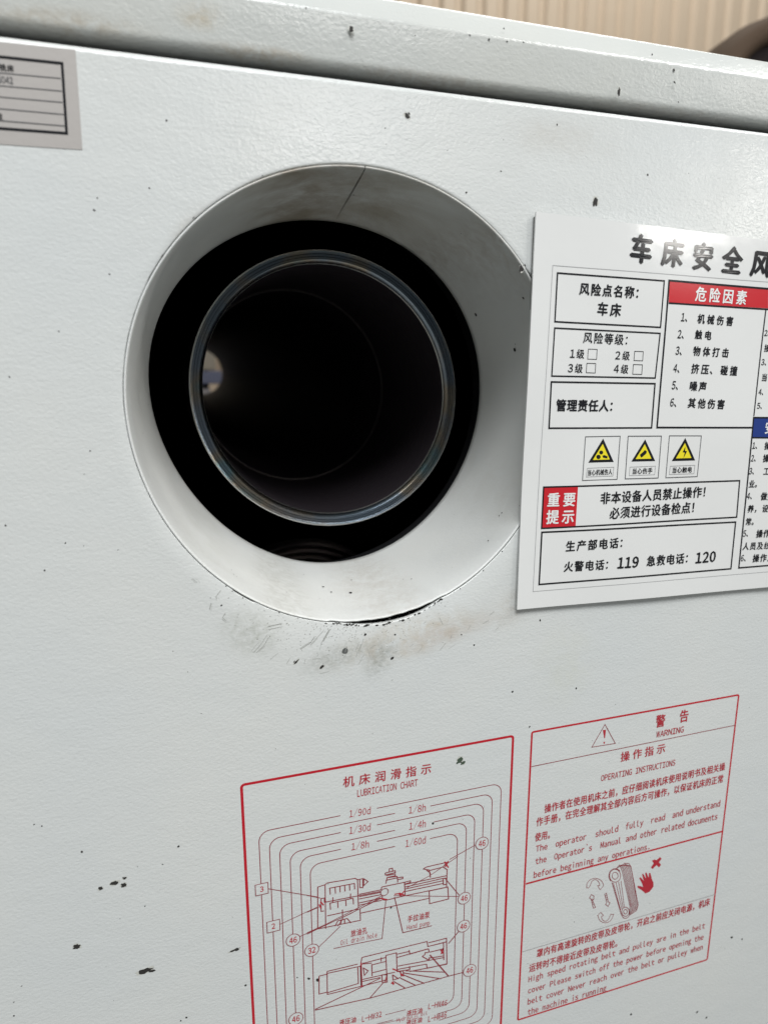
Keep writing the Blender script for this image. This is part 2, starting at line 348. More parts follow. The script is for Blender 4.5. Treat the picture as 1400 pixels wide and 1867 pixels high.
CHART_T = [
    ('heading','机床润滑指示',-13.46,-187.2,36.16,-188.69,5.95,0.012,'R'),
    ('heading','LUBRICATION CHART',-5.17,-193.99,27.54,-194.38,3.88,0.006,'R'),
    ('interval_text','1/90d',-9.46,-204.74,2.15,-205.25,3.92,0.0,'R'),
    ('interval_text','1/8h',22.35,-209.75,32.38,-210.22,4.05,0.0,'R'),
    ('interval_text','1/30d',-9.58,-214.36,2.09,-214.86,3.96,0.0,'R'),
    ('interval_text','1/4h',22.65,-219.38,32.5,-219.88,4.1,0.0,'R'),
    ('interval_text','1/8h',-8.59,-224.13,1.23,-224.64,4.02,0.0,'R'),
    ('interval_text','1/60d',20.7,-229.35,32.5,-229.75,4.14,0.0,'R'),
    ('printed_text','放油孔',-9.48,-276.48,-0.17,-276.84,4.1,0.012,'R'),
    ('printed_text','Oil drain hole',-15.05,-280.12,5.23,-280.84,3.07,0.0,'R'),
    ('printed_text','手拉油泵',22.16,-276.61,35.32,-277.24,4.21,0.012,'R'),
    ('printed_text','Hand pump',21.94,-281.16,35.38,-281.78,2.82,0.0,'R'),
    ('oil_grade_text','液压油',-16.81,-331.33,-6.96,-332.41,3.8,0.012,'R'),
    ('oil_grade_text','L-HW32',-3.96,-333.46,7.72,-333.83,3.67,0.006,'R'),
    ('oil_grade_text','液压油',21.9,-338.76,31.8,-339.71,3.96,0.012,'R'),
    ('oil_grade_text','L-HW46',34.86,-338.28,46.8,-339.42,3.8,0.006,'R'),
    ('oil_grade_text','Hydraulic oil',16.26,-340.56,34.91,-341.95,2.44,0.0,'R'),
    ('oil_grade_text','液压油',21.68,-344.94,31.61,-345.95,3.79,0.012,'R'),
    ('oil_grade_text','L-HW46',34.97,-347.13,46.7,-347.82,3.84,0.006,'R'),
]
WARN_Q = [
    (93.14,-175.34),
    (232.9,-175.0),
    (233.2,-365.96),
    (93.12,-366.66),
]
WARN_L = [
    ('rule',[(93.81,-196.4),(233.27,-195.56)],0.447,'L',0),
    ('rule',[(94.0,-271.17),(232.53,-269.23)],1.108,'D',0),
    ('rule',[(93.96,-317.47),(233.02,-315.74)],0.386,'G',0),
    ('triangle_outline',[(139.36,-178.85),(131.76,-191.61),(147.28,-192.09)],0.393,'L',1),
    ('pulley_outline',[(158.55,-282.5),(158.51,-283.67),(158.21,-284.68),(157.66,-285.48),(156.89,-286.0),(155.97,-286.22),(154.96,-286.11),(153.92,-285.68),(152.92,-284.96),(152.04,-284.01),(151.34,-282.89),(150.85,-281.68),(150.62,-280.45),(150.66,-279.29),(150.96,-278.29),(151.51,-277.49),(152.27,-276.97),(153.18,-276.76),(154.19,-276.86),(155.23,-277.28),(156.22,-277.98),(157.1,-278.93),(157.82,-280.05),(158.31,-281.26)],0.403,'L',1),
    ('pulley_outline',[(156.71,-282.02),(156.69,-282.66),(156.53,-283.21),(156.23,-283.64),(155.82,-283.93),(155.33,-284.04),(154.78,-283.99),(154.22,-283.76),(153.69,-283.37),(153.21,-282.86),(152.83,-282.25),(152.57,-281.59),(152.44,-280.92),(152.46,-280.29),(152.62,-279.74),(152.92,-279.31),(153.33,-279.02),(153.82,-278.91),(154.36,-278.96),(154.92,-279.19),(155.46,-279.57),(155.93,-280.08),(156.32,-280.69),(156.58,-281.35)],0.402,'L',1),
    ('pulley_outline',[(167.1,-310.39),(167.09,-311.25),(166.89,-311.99),(166.51,-312.57),(166.0,-312.96),(165.37,-313.11),(164.67,-313.03),(163.95,-312.71),(163.27,-312.18),(162.66,-311.48),(162.17,-310.66),(161.83,-309.77),(161.66,-308.86),(161.68,-308.02),(161.88,-307.28),(162.25,-306.7),(162.76,-306.32),(163.39,-306.16),(164.08,-306.24),(164.79,-306.55),(165.48,-307.07),(166.09,-307.77),(166.58,-308.59),(166.93,-309.49)],0.417,'L',1),
    ('pulley_outline',[(165.74,-310.01),(165.73,-310.43),(165.63,-310.79),(165.44,-311.08),(165.18,-311.27),(164.87,-311.34),(164.52,-311.3),(164.16,-311.14),(163.82,-310.88),(163.51,-310.54),(163.27,-310.13),(163.1,-309.69),(163.01,-309.25),(163.02,-308.83),(163.12,-308.46),(163.31,-308.18),(163.57,-307.99),(163.88,-307.92),(164.23,-307.96),(164.59,-308.11),(164.93,-308.37),(165.23,-308.72),(165.48,-309.12),(165.65,-309.56)],0.416,'L',1),
    ('pulley_outline',[(167.31,-309.68),(167.54,-310.79),(167.59,-311.87),(167.44,-312.84),(167.11,-313.65),(166.61,-314.25),(165.99,-314.6),(165.27,-314.68),(164.5,-314.49),(163.72,-314.03),(162.99,-313.34),(162.35,-312.46),(161.83,-311.45),(161.47,-310.35)],0.417,'L',0),
    ('pulley_outline',[(151.91,-284.52),(151.09,-283.35),(150.5,-282.06),(150.17,-280.73),(150.11,-279.45),(150.35,-278.31),(150.85,-277.36),(151.59,-276.68),(152.52,-276.31),(153.58,-276.26),(154.71,-276.54),(155.83,-277.15),(156.88,-278.03),(157.77,-279.13)],0.4,'L',0),
    ('belt_line',[(153.78,-286.34),(160.79,-307.61)],0.321,'L',0),
    ('belt_line',[(155.57,-286.32),(161.61,-307.07)],0.322,'L',0),
    ('belt_line',[(157.37,-286.29),(162.42,-306.54)],0.323,'L',0),
    ('belt_line',[(159.17,-286.27),(163.24,-306.01)],0.323,'L',0),
    ('belt_line',[(154.76,-276.62),(157.07,-274.51),(159.37,-279.26),(167.33,-306.64),(167.49,-313.06)],0.339,'L',0),
    ('belt_line',[(155.63,-276.35),(158.1,-274.87),(160.26,-279.1),(168.17,-307.38),(168.18,-312.69)],0.339,'L',0),
    ('belt_line',[(156.51,-276.08),(159.12,-275.23),(161.14,-278.93),(169.0,-308.12),(168.87,-312.32)],0.339,'L',0),
    ('belt_line',[(157.38,-275.81),(160.15,-275.58),(162.03,-278.76),(169.77,-308.13),(169.55,-311.95)],0.34,'L',0),
    ('belt_line',[(158.25,-275.54),(161.18,-275.94),(162.92,-278.59),(170.56,-308.25),(170.24,-311.58)],0.34,'L',0),
    ('belt_line',[(159.14,-275.48),(162.22,-276.3),(163.81,-278.43),(171.34,-308.36),(170.93,-311.21)],0.34,'L',0),
    ('belt_line',[(160.02,-275.21),(163.25,-276.66),(164.7,-278.26),(172.12,-308.48),(171.62,-310.84)],0.341,'L',0),
    ('belt_line',[(160.9,-274.94),(164.29,-277.02),(165.59,-278.09),(172.91,-308.59),(172.31,-310.47)],0.341,'L',0),
    ('belt_line',[(155.25,-276.5),(160.8,-274.37),(163.62,-275.18),(165.47,-277.86),(173.41,-307.3),(172.47,-311.13),(167.49,-313.06)],0.439,'L',0),
    ('belt_line',[(152.78,-285.68),(161.4,-310.57)],0.481,'L',0),
    ('arrow_outline',[(135.12,-284.39),(134.97,-282.77),(135.34,-281.35),(136.22,-280.26),(137.51,-279.59),(139.12,-279.42),(140.89,-279.74),(142.67,-280.54),(144.29,-281.74),(145.62,-283.25),(146.52,-284.92),(146.92,-286.6),(146.9,-286.35),(144.62,-288.69),(142.64,-285.22),(144.14,-285.62),(144.23,-285.52),(143.78,-283.97),(143.05,-282.57),(142.13,-281.45),(141.1,-280.72),(140.06,-280.45),(139.1,-280.66),(138.32,-281.33),(137.79,-282.39),(137.56,-283.76),(136.31,-285.25),(134.91,-284.63)],0.353,'L',1),
    ('arrow_outline',[(146.38,-305.08),(144.27,-306.74),(144.82,-307.4),(145.07,-308.63),(145.63,-309.88),(146.47,-311.06),(147.53,-312.11),(148.75,-312.95),(150.04,-313.53),(151.33,-313.8),(152.53,-313.76),(153.56,-313.4),(154.36,-312.75),(154.87,-311.84),(155.87,-309.26),(153.89,-308.45),(152.71,-310.85),(152.37,-311.68),(151.81,-312.26),(151.08,-312.54),(150.25,-312.48),(149.39,-312.09),(148.57,-311.41),(147.88,-310.51),(147.37,-309.45),(147.09,-308.35),(148.59,-307.96)],0.365,'L',1),
    ('arrow_outline',[(137.56,-292.45),(138.63,-290.38),(140.71,-292.07),(140.63,-294.27),(139.36,-293.68),(142.31,-300.44),(140.84,-300.53),(138.88,-293.8),(137.56,-292.45)],0.397,'L',0),
    ('arrow_outline',[(148.13,-292.6),(149.34,-292.18),(151.11,-298.89),(152.43,-299.75),(151.38,-302.21),(149.32,-300.14),(150.14,-299.12),(148.13,-292.6)],0.402,'L',0),
    ('arrow_outline',[(139.45,-294.94),(140.42,-294.81)],0.398,'L',0),
    ('arrow_outline',[(139.79,-296.27),(140.92,-296.23)],0.399,'L',0),
    ('arrow_outline',[(140.14,-297.61),(141.36,-297.55)],0.4,'L',0),
    ('arrow_outline',[(148.74,-294.0),(149.83,-294.05)],0.402,'L',0),
    ('arrow_outline',[(149.11,-295.6),(150.35,-295.53)],0.403,'L',0),
    ('arrow_outline',[(149.47,-296.94),(150.56,-296.99)],0.404,'L',0),
]
WARN_T = [
    ('heading','警',173.81,-187.0,180.9,-186.92,7.83,0.02,'R'),
    ('heading','告',190.49,-186.69,197.38,-186.54,7.94,0.02,'R'),
    ('heading','WARNING',175.05,-193.41,194.68,-193.34,3.85,0.014,'R'),
    ('heading','操作指示',150.66,-204.78,183.71,-204.51,6.28,0.016,'R'),
    ('heading','OPERATING INSTRUCTIONS',139.3,-214.69,190.93,-214.41,3.83,0.012,'R'),
    ('text_line','操作者在使用机床之前，应仔细阅读机床使用说明书及相关操',103.31,-227.43,229.09,-225.29,5.55,0.018000000000000002,'R'),
    ('text_line','作手册，在完全理解其全部内容后方可操作，以保证机床的正常',98.57,-234.95,228.84,-233.58,5.58,0.018000000000000002,'R'),
    ('text_line','使用。',98.19,-244.52,110.6,-244.66,5.42,0.018000000000000002,'R'),
    ('text_line','The',99.2,-251.37,106.96,-251.31,3.87,0.016,'R'),
    ('text_line','operator',111.88,-251.27,132.65,-251.1,3.91,0.016,'R'),
    ('text_line','should',138.24,-251.05,154.2,-250.92,3.98,0.016,'R'),
    ('text_line','fully',159.12,-250.88,171.77,-250.78,4.06,0.016,'R'),
    ('text_line','read',176.94,-250.74,187.41,-250.65,4.11,0.016,'R'),
    ('text_line','and',192.44,-250.61,200.58,-250.55,4.15,0.016,'R'),
    ('text_line','understand',202.63,-250.53,228.62,-250.32,4.2,0.016,'R'),
    ('text_line','the',99.29,-259.65,106.75,-259.62,3.92,0.016,'R'),
    ('text_line','Operator`s',111.47,-259.6,136.99,-259.51,3.95,0.016,'R'),
    ('text_line','Manual',142.4,-259.49,157.21,-259.44,4.04,0.016,'R'),
    ('text_line','and',159.87,-259.43,167.67,-259.4,4.1,0.016,'R'),
    ('text_line','other',170.12,-259.39,182.28,-259.35,4.13,0.016,'R'),
    ('text_line','related',185.29,-259.34,202.59,-259.28,4.17,0.016,'R'),
    ('text_line','documents',204.91,-259.27,227.75,-259.19,4.24,0.016,'R'),
    ('text_line','before beginning any operations.',98.64,-268.49,178.69,-268.65,3.95,0.016,'R'),
    ('text_line','罩内有高速旋转的皮带及皮带轮，开启之前应关闭电源，机床',103.44,-324.63,229.8,-322.95,5.82,0.02,'R'),
    ('text_line','运转时不得接近皮带及皮带轮。',98.83,-333.6,163.34,-333.95,5.86,0.02,'R'),
    ('text_line','High speed rotating belt and pulley are in the belt',98.83,-340.63,227.89,-339.92,4.01,0.016,'R'),
    ('text_line','cover Please switch off the power before opening the',98.89,-348.86,227.83,-348.57,4.05,0.016,'R'),
    ('text_line','belt cover Never reach over the belt or pulley when',99.05,-356.95,228.24,-356.48,4.09,0.016,'R'),
    ('text_line','the machine is running',99.42,-364.67,155.04,-364.91,4.13,0.016,'R'),
]
WARN_F = [
    ('exclamation_mark',[(138.27,-182.18),(140.32,-182.32),(140.16,-187.55),(139.59,-187.56)],'R'),
    ('exclamation_mark',[(139.11,-190.06),(139.76,-189.64),(140.37,-190.18),(140.31,-190.92),(139.64,-191.02)],'R'),
    ('hand_symbol',[(178.19,-300.36),(175.03,-297.08),(171.86,-294.46),(171.58,-293.03),(173.7,-293.79),(175.87,-295.03),(174.84,-292.23),(172.37,-287.83),(173.35,-287.33),(175.98,-290.78),(174.21,-285.55),(174.95,-285.24),(177.4,-289.39),(176.48,-285.14),(177.34,-285.01),(179.46,-289.42),(179.27,-285.86),(180.33,-286.13),(181.96,-291.08),(183.36,-293.72),(183.67,-296.84),(181.25,-299.76)],'R'),
    ('cross_symbol',[(180.63,-277.57),(182.39,-277.16),(184.03,-278.07),(186.46,-276.43),(187.82,-278.01),(186.05,-280.07),(187.84,-282.27),(186.43,-283.83),(184.39,-281.66),(181.75,-283.74),(180.33,-282.38),(182.14,-279.84)],'R'),
]
CHIPS = [
    (19.84,120.38,2.7,1.8,-30,0),
    (122.72,140.79,1.42,3.36,-5,0),
    (112.82,93.25,2.66,3.46,10,0),
    (-3.42,149.96,1.89,1.89,0,0),
    (-10.14,-114.54,3.04,3.04,0,1),
    (-111.26,-265.73,7.08,2.55,6,0),
    (-126.88,-215.48,2.1,1.57,20,0),
    (-120.67,-214.19,3.7,2.11,15,0),
    (-117.04,-216.32,2.13,2.39,-40,0),
    (-116.28,-212.69,1.86,1.06,10,0),
    (-139.32,-243.13,3.19,2.13,-20,0),
    (-69.08,-266.62,4.8,1.2,12,0),
    (50.96,-183.95,2.89,3.22,-20,2),
    (52.9,-186.25,2.26,1.94,-20,2),
    (75.98,62.26,2.34,2.86,-20,0),
    (-33.71,-116.87,3.21,0.94,45,0),
    (-21.5,-121.1,2.46,1.37,30,0),
]
SPECKS = [
    (-104.62,76.05,1.06),
    (152.58,147.88,1.34),
    (155.63,139.89,0.95),
    (151.71,153.05,1.33),
    (90.65,123.7,1.0),
    (63.82,102.46,0.86),
    (-21.39,154.99,0.81),
    (-81.08,60.67,1.13),
    (-76.39,109.33,0.78),
    (-84.21,85.13,0.69),
    (-103.11,80.37,0.58),
    (140.43,106.64,1.09),
    (47.46,92.58,0.97),
    (-0.01,-107.45,1.39),
    (14.96,-109.34,1.14),
    (12.16,-100.8,1.26),
    (13.57,-121.48,1.72),
    (50.18,-113.79,1.05),
    (57.31,-120.33,1.07),
    (-66.17,-85.35,0.86),
    (94.63,-111.47,1.27),
    (80.32,-149.67,1.13),
    (119.19,-153.77,1.19),
    (91.5,-171.99,1.34),
    (-139.67,14.7,0.69),
    (-147.18,-42.89,0.83),
    (-126.36,-51.76,0.76),
    (-135.13,-62.58,0.87),
    (-113.84,-14.58,0.64),
    (-120.9,31.7,0.6),
    (-132.9,-194.64,1.14),
    (-91.77,-201.75,1.35),
    (-108.67,-229.95,0.82),
    (-99.41,-209.63,0.81),
    (-147.59,-178.09,0.97),
    (-150.48,-176.61,0.73),
    (251.59,-354.25,1.9),
    (229.7,-407.35,1.94),
    (238.34,-414.87,1.73),
    (175.79,-390.5,1.81),
    (36.31,-218.66,1.31),
    (13.08,-264.74,1.16),
    (-32.32,-295.65,1.62),
    (-27.69,-298.19,1.96),
    (-38.34,-293.02,0.96),
    (-64.68,-289.24,1.24),
    (23.7,151.07,0.55),
    (48.09,154.36,0.8),
    (56.95,153.84,0.92),
    (65.44,154.07,0.7),
    (73.25,154.83,0.71),
    (63.69,158.81,0.7),
    (139.07,157.88,1.04),
    (-163.83,-257.42,0.78),
    (-167.76,-264.9,0.79),
    (-168.54,-272.27,0.79),
    (-94.27,-299.05,1.2),
    (-96.97,-300.12,0.9),
    (260.86,-358.31,1.45),
    (147.72,54.52,0.87),
    (102.83,84.79,0.79),
    (10.72,108.71,0.56),
    (-101.11,53.2,0.6),
]
STROKES = [
    [(-46.68,-101.82),(-49.06,-105.27),(-52.71,-109.35)],
    [(-45.97,-102.99),(-48.38,-106.97),(-51.73,-109.75)],
    [(-46.02,-97.64),(-39.98,-97.04)],
    [(-45.32,-99.06),(-40.28,-98.61)],
    [(-20.32,-102.96),(-23.54,-106.12),(-26.75,-109.28)],
    [(-17.68,-102.74),(-20.96,-108.38)],
    [(-24.56,-105.17),(-26.72,-108.18),(-31.47,-110.85)],
    [(-1.12,-109.55),(-1.41,-111.48),(-3.09,-115.21)],
    [(-66.03,-78.2),(-68.31,-81.02),(-67.89,-82.08)],
    [(-70.35,-83.86),(-71.21,-86.83)],
    [(-64.69,-89.12),(-65.98,-91.04),(-64.39,-92.79)],
    [(-77.57,-71.75),(-75.84,-73.67)],
]
R_FRONT = [99.981, -0.018, -0.045, -0.284, -0.762, 0.06, 0.532]
R_BACK = [95.72, 3.993, 0.874, -0.419, -1.424, -0.421, 1.458]
SP_C = [4.67, 3.31]
R_SP = [76.761, 0.069, -0.042, -0.065, -1.401]
COLLAR_SPECKS = [
    (28.26,73.18,2.6),
    (15.73,39.85,2.6),
    (30.9,13.28,1.6),
    (-88.68,36.34,2.0),
    (-96.06,45.86,1.5),
    (-94.46,38.1,1.2),
    (-85.44,55.14,1.0),
    (-35.39,19.55,1.1),
    (-36.51,20.3,0.9),
    (-44.91,13.53,1.0),
    (-69.38,32.33,0.8),
    (-179.56,76.44,1.0),
    (-173.26,34.09,0.8),
    (86.16,37.09,1.2),
]
LOOPZ = -338.88

MM = 0.001


# ------------------------------------------------------------------ materials
def mat(name, col, rough=0.5, metal=0.0, bump=None, coat=0.0, spec=0.5):
    m = bpy.data.materials.new(name)
    m.use_nodes = True
    nt = m.node_tree
    b = nt.nodes['Principled BSDF']
    b.inputs['Base Color'].default_value = (*col, 1)
    b.inputs['Roughness'].default_value = rough
    b.inputs['Metallic'].default_value = metal
    b.inputs['Coat Weight'].default_value = coat
    b.inputs['Specular IOR Level'].default_value = spec
    if bump:
        tc = nt.nodes.new('ShaderNodeTexCoord')
        n = nt.nodes.new('ShaderNodeTexNoise')
        n.inputs['Scale'].default_value = bump[0]
        n.inputs['Detail'].default_value = 3
        bp = nt.nodes.new('ShaderNodeBump')
        bp.inputs['Strength'].default_value = bump[1]
        bp.inputs['Distance'].default_value = bump[2]
        nt.links.new(tc.outputs['Object'], n.inputs['Vector'])
        nt.links.new(n.outputs['Fac'], bp.inputs['Height'])
        nt.links.new(bp.outputs['Normal'], b.inputs['Normal'])
    return m


def paint(name, base, blobs, rough=0.21, amp=1.0):
    """Orange-peel sprayed enamel. blobs: (x, z, rx, rz, angle, strength, colour, noise scale) dirt and painted shade in mm."""
    m = bpy.data.materials.new(name)
    m.use_nodes = True
    nt = m.node_tree
    N, Lk = nt.nodes.new, nt.links.new
    b = nt.nodes['Principled BSDF']
    tc = N('ShaderNodeTexCoord')
    # slow mottling of the coat
    n0 = N('ShaderNodeTexNoise')
    n0.inputs['Scale'].default_value = 9
    n0.inputs['Detail'].default_value = 4
    Lk(tc.outputs['Object'], n0.inputs['Vector'])
    r0 = N('ShaderNodeValToRGB')
    r0.color_ramp.elements[0].position = 0.3
    r0.color_ramp.elements[1].position = 0.7
    r0.color_ramp.elements[0].color = (base[0] * .965, base[1] * .975, base[2] * .985, 1)
    r0.color_ramp.elements[1].color = (base[0] * 1.02, base[1] * 1.01, base[2] * .995, 1)
    Lk(n0.outputs['Fac'], r0.inputs['Fac'])
    col = r0.outputs['Color']
    for (x, z, rx, rz, ang, st, dc, ns) in blobs:
        mp = N('ShaderNodeMapping')
        mp.vector_type = 'TEXTURE'
        mp.inputs['Location'].default_value = (x * MM, 0, z * MM)
        mp.inputs['Rotation'].default_value = (0, -math.radians(ang), 0)
        mp.inputs['Scale'].default_value = (rx * MM, 10, rz * MM)
        Lk(tc.outputs['Object'], mp.inputs['Vector'])
        ln = N('ShaderNodeVectorMath')
        ln.operation = 'LENGTH'
        Lk(mp.outputs['Vector'], ln.inputs[0])
        mr = N('ShaderNodeMapRange')
        mr.interpolation_type = 'SMOOTHSTEP'
        mr.inputs['From Min'].default_value = 1.0
        mr.inputs['From Max'].default_value = 0.15
        Lk(ln.outputs['Value'], mr.inputs['Value'])
        nz = N('ShaderNodeTexNoise')
        nz.inputs['Scale'].default_value = ns
        nz.inputs['Detail'].default_value = 7
        nz.inputs['Roughness'].default_value = 0.68
        nz.inputs['Distortion'].default_value = 0.6
        Lk(tc.outputs['Object'], nz.inputs['Vector'])
        m2 = N('ShaderNodeMapRange')
        m2.inputs['From Min'].default_value = 0.36
        m2.inputs['From Max'].default_value = 0.72
        Lk(nz.outputs['Fac'], m2.inputs['Value'])
        mu = N('ShaderNodeMath')
        mu.operation = 'MULTIPLY'
        Lk(mr.outputs['Result'], mu.inputs[0])
        Lk(m2.outputs['Result'], mu.inputs[1])
        m3 = N('ShaderNodeMath')
        m3.operation = 'MULTIPLY'
        m3.inputs[1].default_value = st
        m3.use_clamp = True
        Lk(mu.outputs[0], m3.inputs[0])
        mx = N('ShaderNodeMix')
        mx.data_type = 'RGBA'
        Lk(m3.outputs[0], mx.inputs['Factor'])
        Lk(col, mx.inputs['A'])
        mx.inputs['B'].default_value = (*dc, 1)
        col = mx.outputs['Result']
    Lk(col, b.inputs['Base Color'])
    rn = N('ShaderNodeMapRange')
    rn.inputs['From Min'].default_value = 0.3
    rn.inputs['From Max'].default_value = 0.7
    rn.inputs['To Min'].default_value = rough * 0.8
    rn.inputs['To Max'].default_value = rough * 1.5
    n9 = N('ShaderNodeTexNoise')
    n9.inputs['Scale'].default_value = 26
    n9.inputs['Detail'].default_value = 6
    Lk(tc.outputs['Object'], n9.inputs['Vector'])
    Lk(n9.outputs['Fac'], rn.inputs['Value'])
    Lk(rn.outputs['Result'], b.inputs['Roughness'])
    # orange peel: two noises, slightly flattened
    mp = N('ShaderNodeMapping')
    mp.inputs['Scale'].default_value = (1, 1, 1.45)
    Lk(tc.outputs['Object'], mp.inputs['Vector'])
    n1 = N('ShaderNodeTexNoise')
    n1.inputs['Scale'].default_value = 520
    n1.inputs['Detail'].default_value = 2.5
    n1.inputs['Distortion'].default_value = 0.4
    Lk(mp.outputs['Vector'], n1.inputs['Vector'])
    n2 = N('ShaderNodeTexNoise')
    n2.inputs['Scale'].default_value = 60
    n2.inputs['Detail'].default_value = 2
    Lk(mp.outputs['Vector'], n2.inputs['Vector'])
    b1 = N('ShaderNodeBump')
    b1.inputs['Strength'].default_value = 1.0
    b1.inputs['Distance'].default_value = 0.00015 * amp
    Lk(n1.outputs['Fac'], b1.inputs['Height'])
    b2 = N('ShaderNodeBump')
    b2.inputs['Strength'].default_value = 1.0
    b2.inputs['Distance'].default_value = 0.0002 * amp
    Lk(n2.outputs['Fac'], b2.inputs['Height'])
    Lk(b1.outputs['Normal'], b2.inputs['Normal'])
    Lk(b2.outputs['Normal'], b.inputs['Normal'])
    return m


PB = (0.60, 0.613, 0.60)
BR = (0.34, 0.28, 0.21)
GY = (0.26, 0.27, 0.24)
M_panel = paint('panel_enamel', PB, [
    (22, -112, 58, 15, 9, 0.9, (0.47, 0.42, 0.34), 110), (4, -116, 14, 9, 60, 0.5, (0.30, 0.28, 0.24), 420), (42, -112, 34, 9, 12, 0.5, (0.42, 0.33, 0.27), 90),
    (-14, -117, 26, 9, 14, 0.65, GY, 330), (-54, -100, 20, 15, -35, 0.75, (0.36, 0.37, 0.32), 260),
    (8, -121, 16, 9, 55, 0.8, GY, 330), (82, -100, 30, 14, 32, 0.4, BR, 160),
    (112, -140, 26, 32, 0, 0.30, (0.50, 0.50, 0.36), 60), (95, 118, 40, 12, 0, 0.25, BR, 70),
    (-70, 70, 18, 8, 50, 0.4, BR, 90)])
M_lid = paint('lid_enamel', (0.54, 0.55, 0.525), [
    (-62, 148, 13, 7, 0, 0.8, (0.42, 0.36, 0.26), 130), (-40, 138, 30, 4, 0, 0.8, (0.36, 0.28, 0.19), 210),
    (-110, 140, 40, 6, 0, 0.7, (0.36, 0.30, 0.22), 160), (30, 137, 60, 4, 0, 0.6, (0.36, 0.30, 0.24), 200),
    (150, 137, 60, 3, 0, 0.5, (0.42, 0.36, 0.30), 200)])
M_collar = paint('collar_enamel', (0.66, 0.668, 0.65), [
    (5, 104, 92, 46, 0, 1.2, (0.38, 0.34, 0.275), 16), (-20, 100, 50, 20, 0, 0.8, (0.25, 0.19, 0.13), 70), (66, 66, 34, 9, -48, 1.0, (0.34, 0.28, 0.22), 130), (80, -40, 26, 40, 10, 0.35, (0.50, 0.48, 0.42), 60), (-70, -66, 30, 30, 0, 0.3, (0.50, 0.50, 0.44), 70),  # first wide patch: brown grime plus shade painted into the collar top
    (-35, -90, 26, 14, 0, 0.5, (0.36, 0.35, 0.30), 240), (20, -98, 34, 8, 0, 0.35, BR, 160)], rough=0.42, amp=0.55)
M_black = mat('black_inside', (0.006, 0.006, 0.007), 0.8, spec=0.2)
M_chip = mat('bare_chip', (0.022, 0.02, 0.018), 0.75)
M_grit = mat('grit', (0.20, 0.19, 0.165), 0.8)
M_primer = mat('paint_edge', (0.50, 0.50, 0.46), 0.5)
M_chipgrey = mat('grey_spot', (0.10, 0.105, 0.10), 0.6)
M_chipgreen = mat('green_chip', (0.05, 0.075, 0.05), 0.6)
M_scuff = mat('scuff_grey', (0.36, 0.365, 0.34), 0.7)
M_steel = mat('turned_steel', (0.30, 0.34, 0.38), 0.27, 1.0, bump=(900, 0.25, 0.0002))
nt = M_steel.node_tree
_n = nt.nodes.new('ShaderNodeTexNoise')
_n.inputs['Scale'].default_value = 22
_n.inputs['Detail'].default_value = 3
_t = nt.nodes.new('ShaderNodeTexCoord')
_r = nt.nodes.new('ShaderNodeValToRGB')
for _p, _c in ((0.30, (0.10, 0.13, 0.16)), (0.45, (0.13, 0.15, 0.17)), (0.52, (0.20, 0.16, 0.11)), (0.60, (0.10, 0.17, 0.18)), (0.70, (0.16, 0.15, 0.19))):  # mixed tints paint iridescent reflections into the steel colour
    _e = _r.color_ramp.elements.new(_p)
    _e.color = (_c[0] * 0.85 + 0.03, _c[1] * 0.85 + 0.035, _c[2] * 0.85 + 0.04, 1)
_r.color_ramp.elements.remove(_r.color_ramp.elements[0])
_r.color_ramp.elements.remove(_r.color_ramp.elements[-1])
nt.links.new(_t.outputs['Object'], _n.inputs['Vector'])
nt.links.new(_n.outputs['Fac'], _r.inputs['Fac'])
nt.links.new(_r.outputs['Color'], nt.nodes['Principled BSDF'].inputs['Base Color'])
M_edge = mat('steel_edge_highlight', (0.62, 0.62, 0.60), 0.30, 1.0)  # paler steel paints the highlight along the ring edges
M_bore = mat('oily_bore', (0.022, 0.018, 0.021), 0.55, 0.0, spec=0.09, bump=(140, 0.5, 0.0008))
M_step = mat('dull_steel', (0.045, 0.038, 0.036), 0.55, 0.8)
M_pulley = mat('pulley_steel', (0.42, 0.36, 0.34), 0.32, 0.8)
M_k = mat('print_black', (0.016, 0.016, 0.018), 0.12)
M_kd = mat('print_dark_grey', (0.10, 0.10, 0.105), 0.3)
M_kg = mat('print_pale_grey', (0.36, 0.36, 0.36), 0.3)
M_r = mat('print_signal_red', (0.52, 0.022, 0.03), 0.18)
M_b = mat('print_blue', (0.022, 0.045, 0.20), 0.18)
M_w = mat('print_white', (0.74, 0.745, 0.73), 0.2)
M_y = mat('print_yellow', (0.78, 0.66, 0.03), 0.2)
M_R = mat('screen_print_red', (0.40, 0.018, 0.032), 0.45)
M_L = mat('screen_print_thin_red', (0.24, 0.03, 0.04), 0.5)
M_D = mat('screen_print_frame_red', (0.46, 0.008, 0.02), 0.4)
M_G = mat('screen_print_grey', (0.30, 0.28, 0.28), 0.5)
MAT = {'k': M_k, 'd': M_kd, 'g': M_kg, 'r': M_r, 'b': M_b, 'w': M_w, 'y': M_y, 'R': M_R, 'L': M_L, 'D': M_D, 'G': M_G}
M_board = mat('laminated_board', (0.70, 0.70, 0.685), 0.10, bump=(28, 0.5, 0.0005))
M_back = mat('magnet_backing', (0.13, 0.13, 0.12), 0.7)
M_paper = mat('worn_paper', (0.38, 0.355, 0.335), 0.5, bump=(500, 0.3, 0.0002))


# ------------------------------------------------------------------ object helpers
def link(name, verts, faces, m, parent=None, smooth=False):
    me = bpy.data.meshes.new(name)
    me.from_pydata(verts, [], faces)
    me.update()
    if isinstance(m, (list, tuple)):
        for q in m:
            me.materials.append(q)
    else:
        me.materials.append(m)
    if smooth:
        me.polygons.foreach_set('use_smooth', [True] * len(me.polygons))
    o = bpy.data.objects.new(name, me)
    C.objects.link(o)
    if parent:
        o.parent = parent
    return o


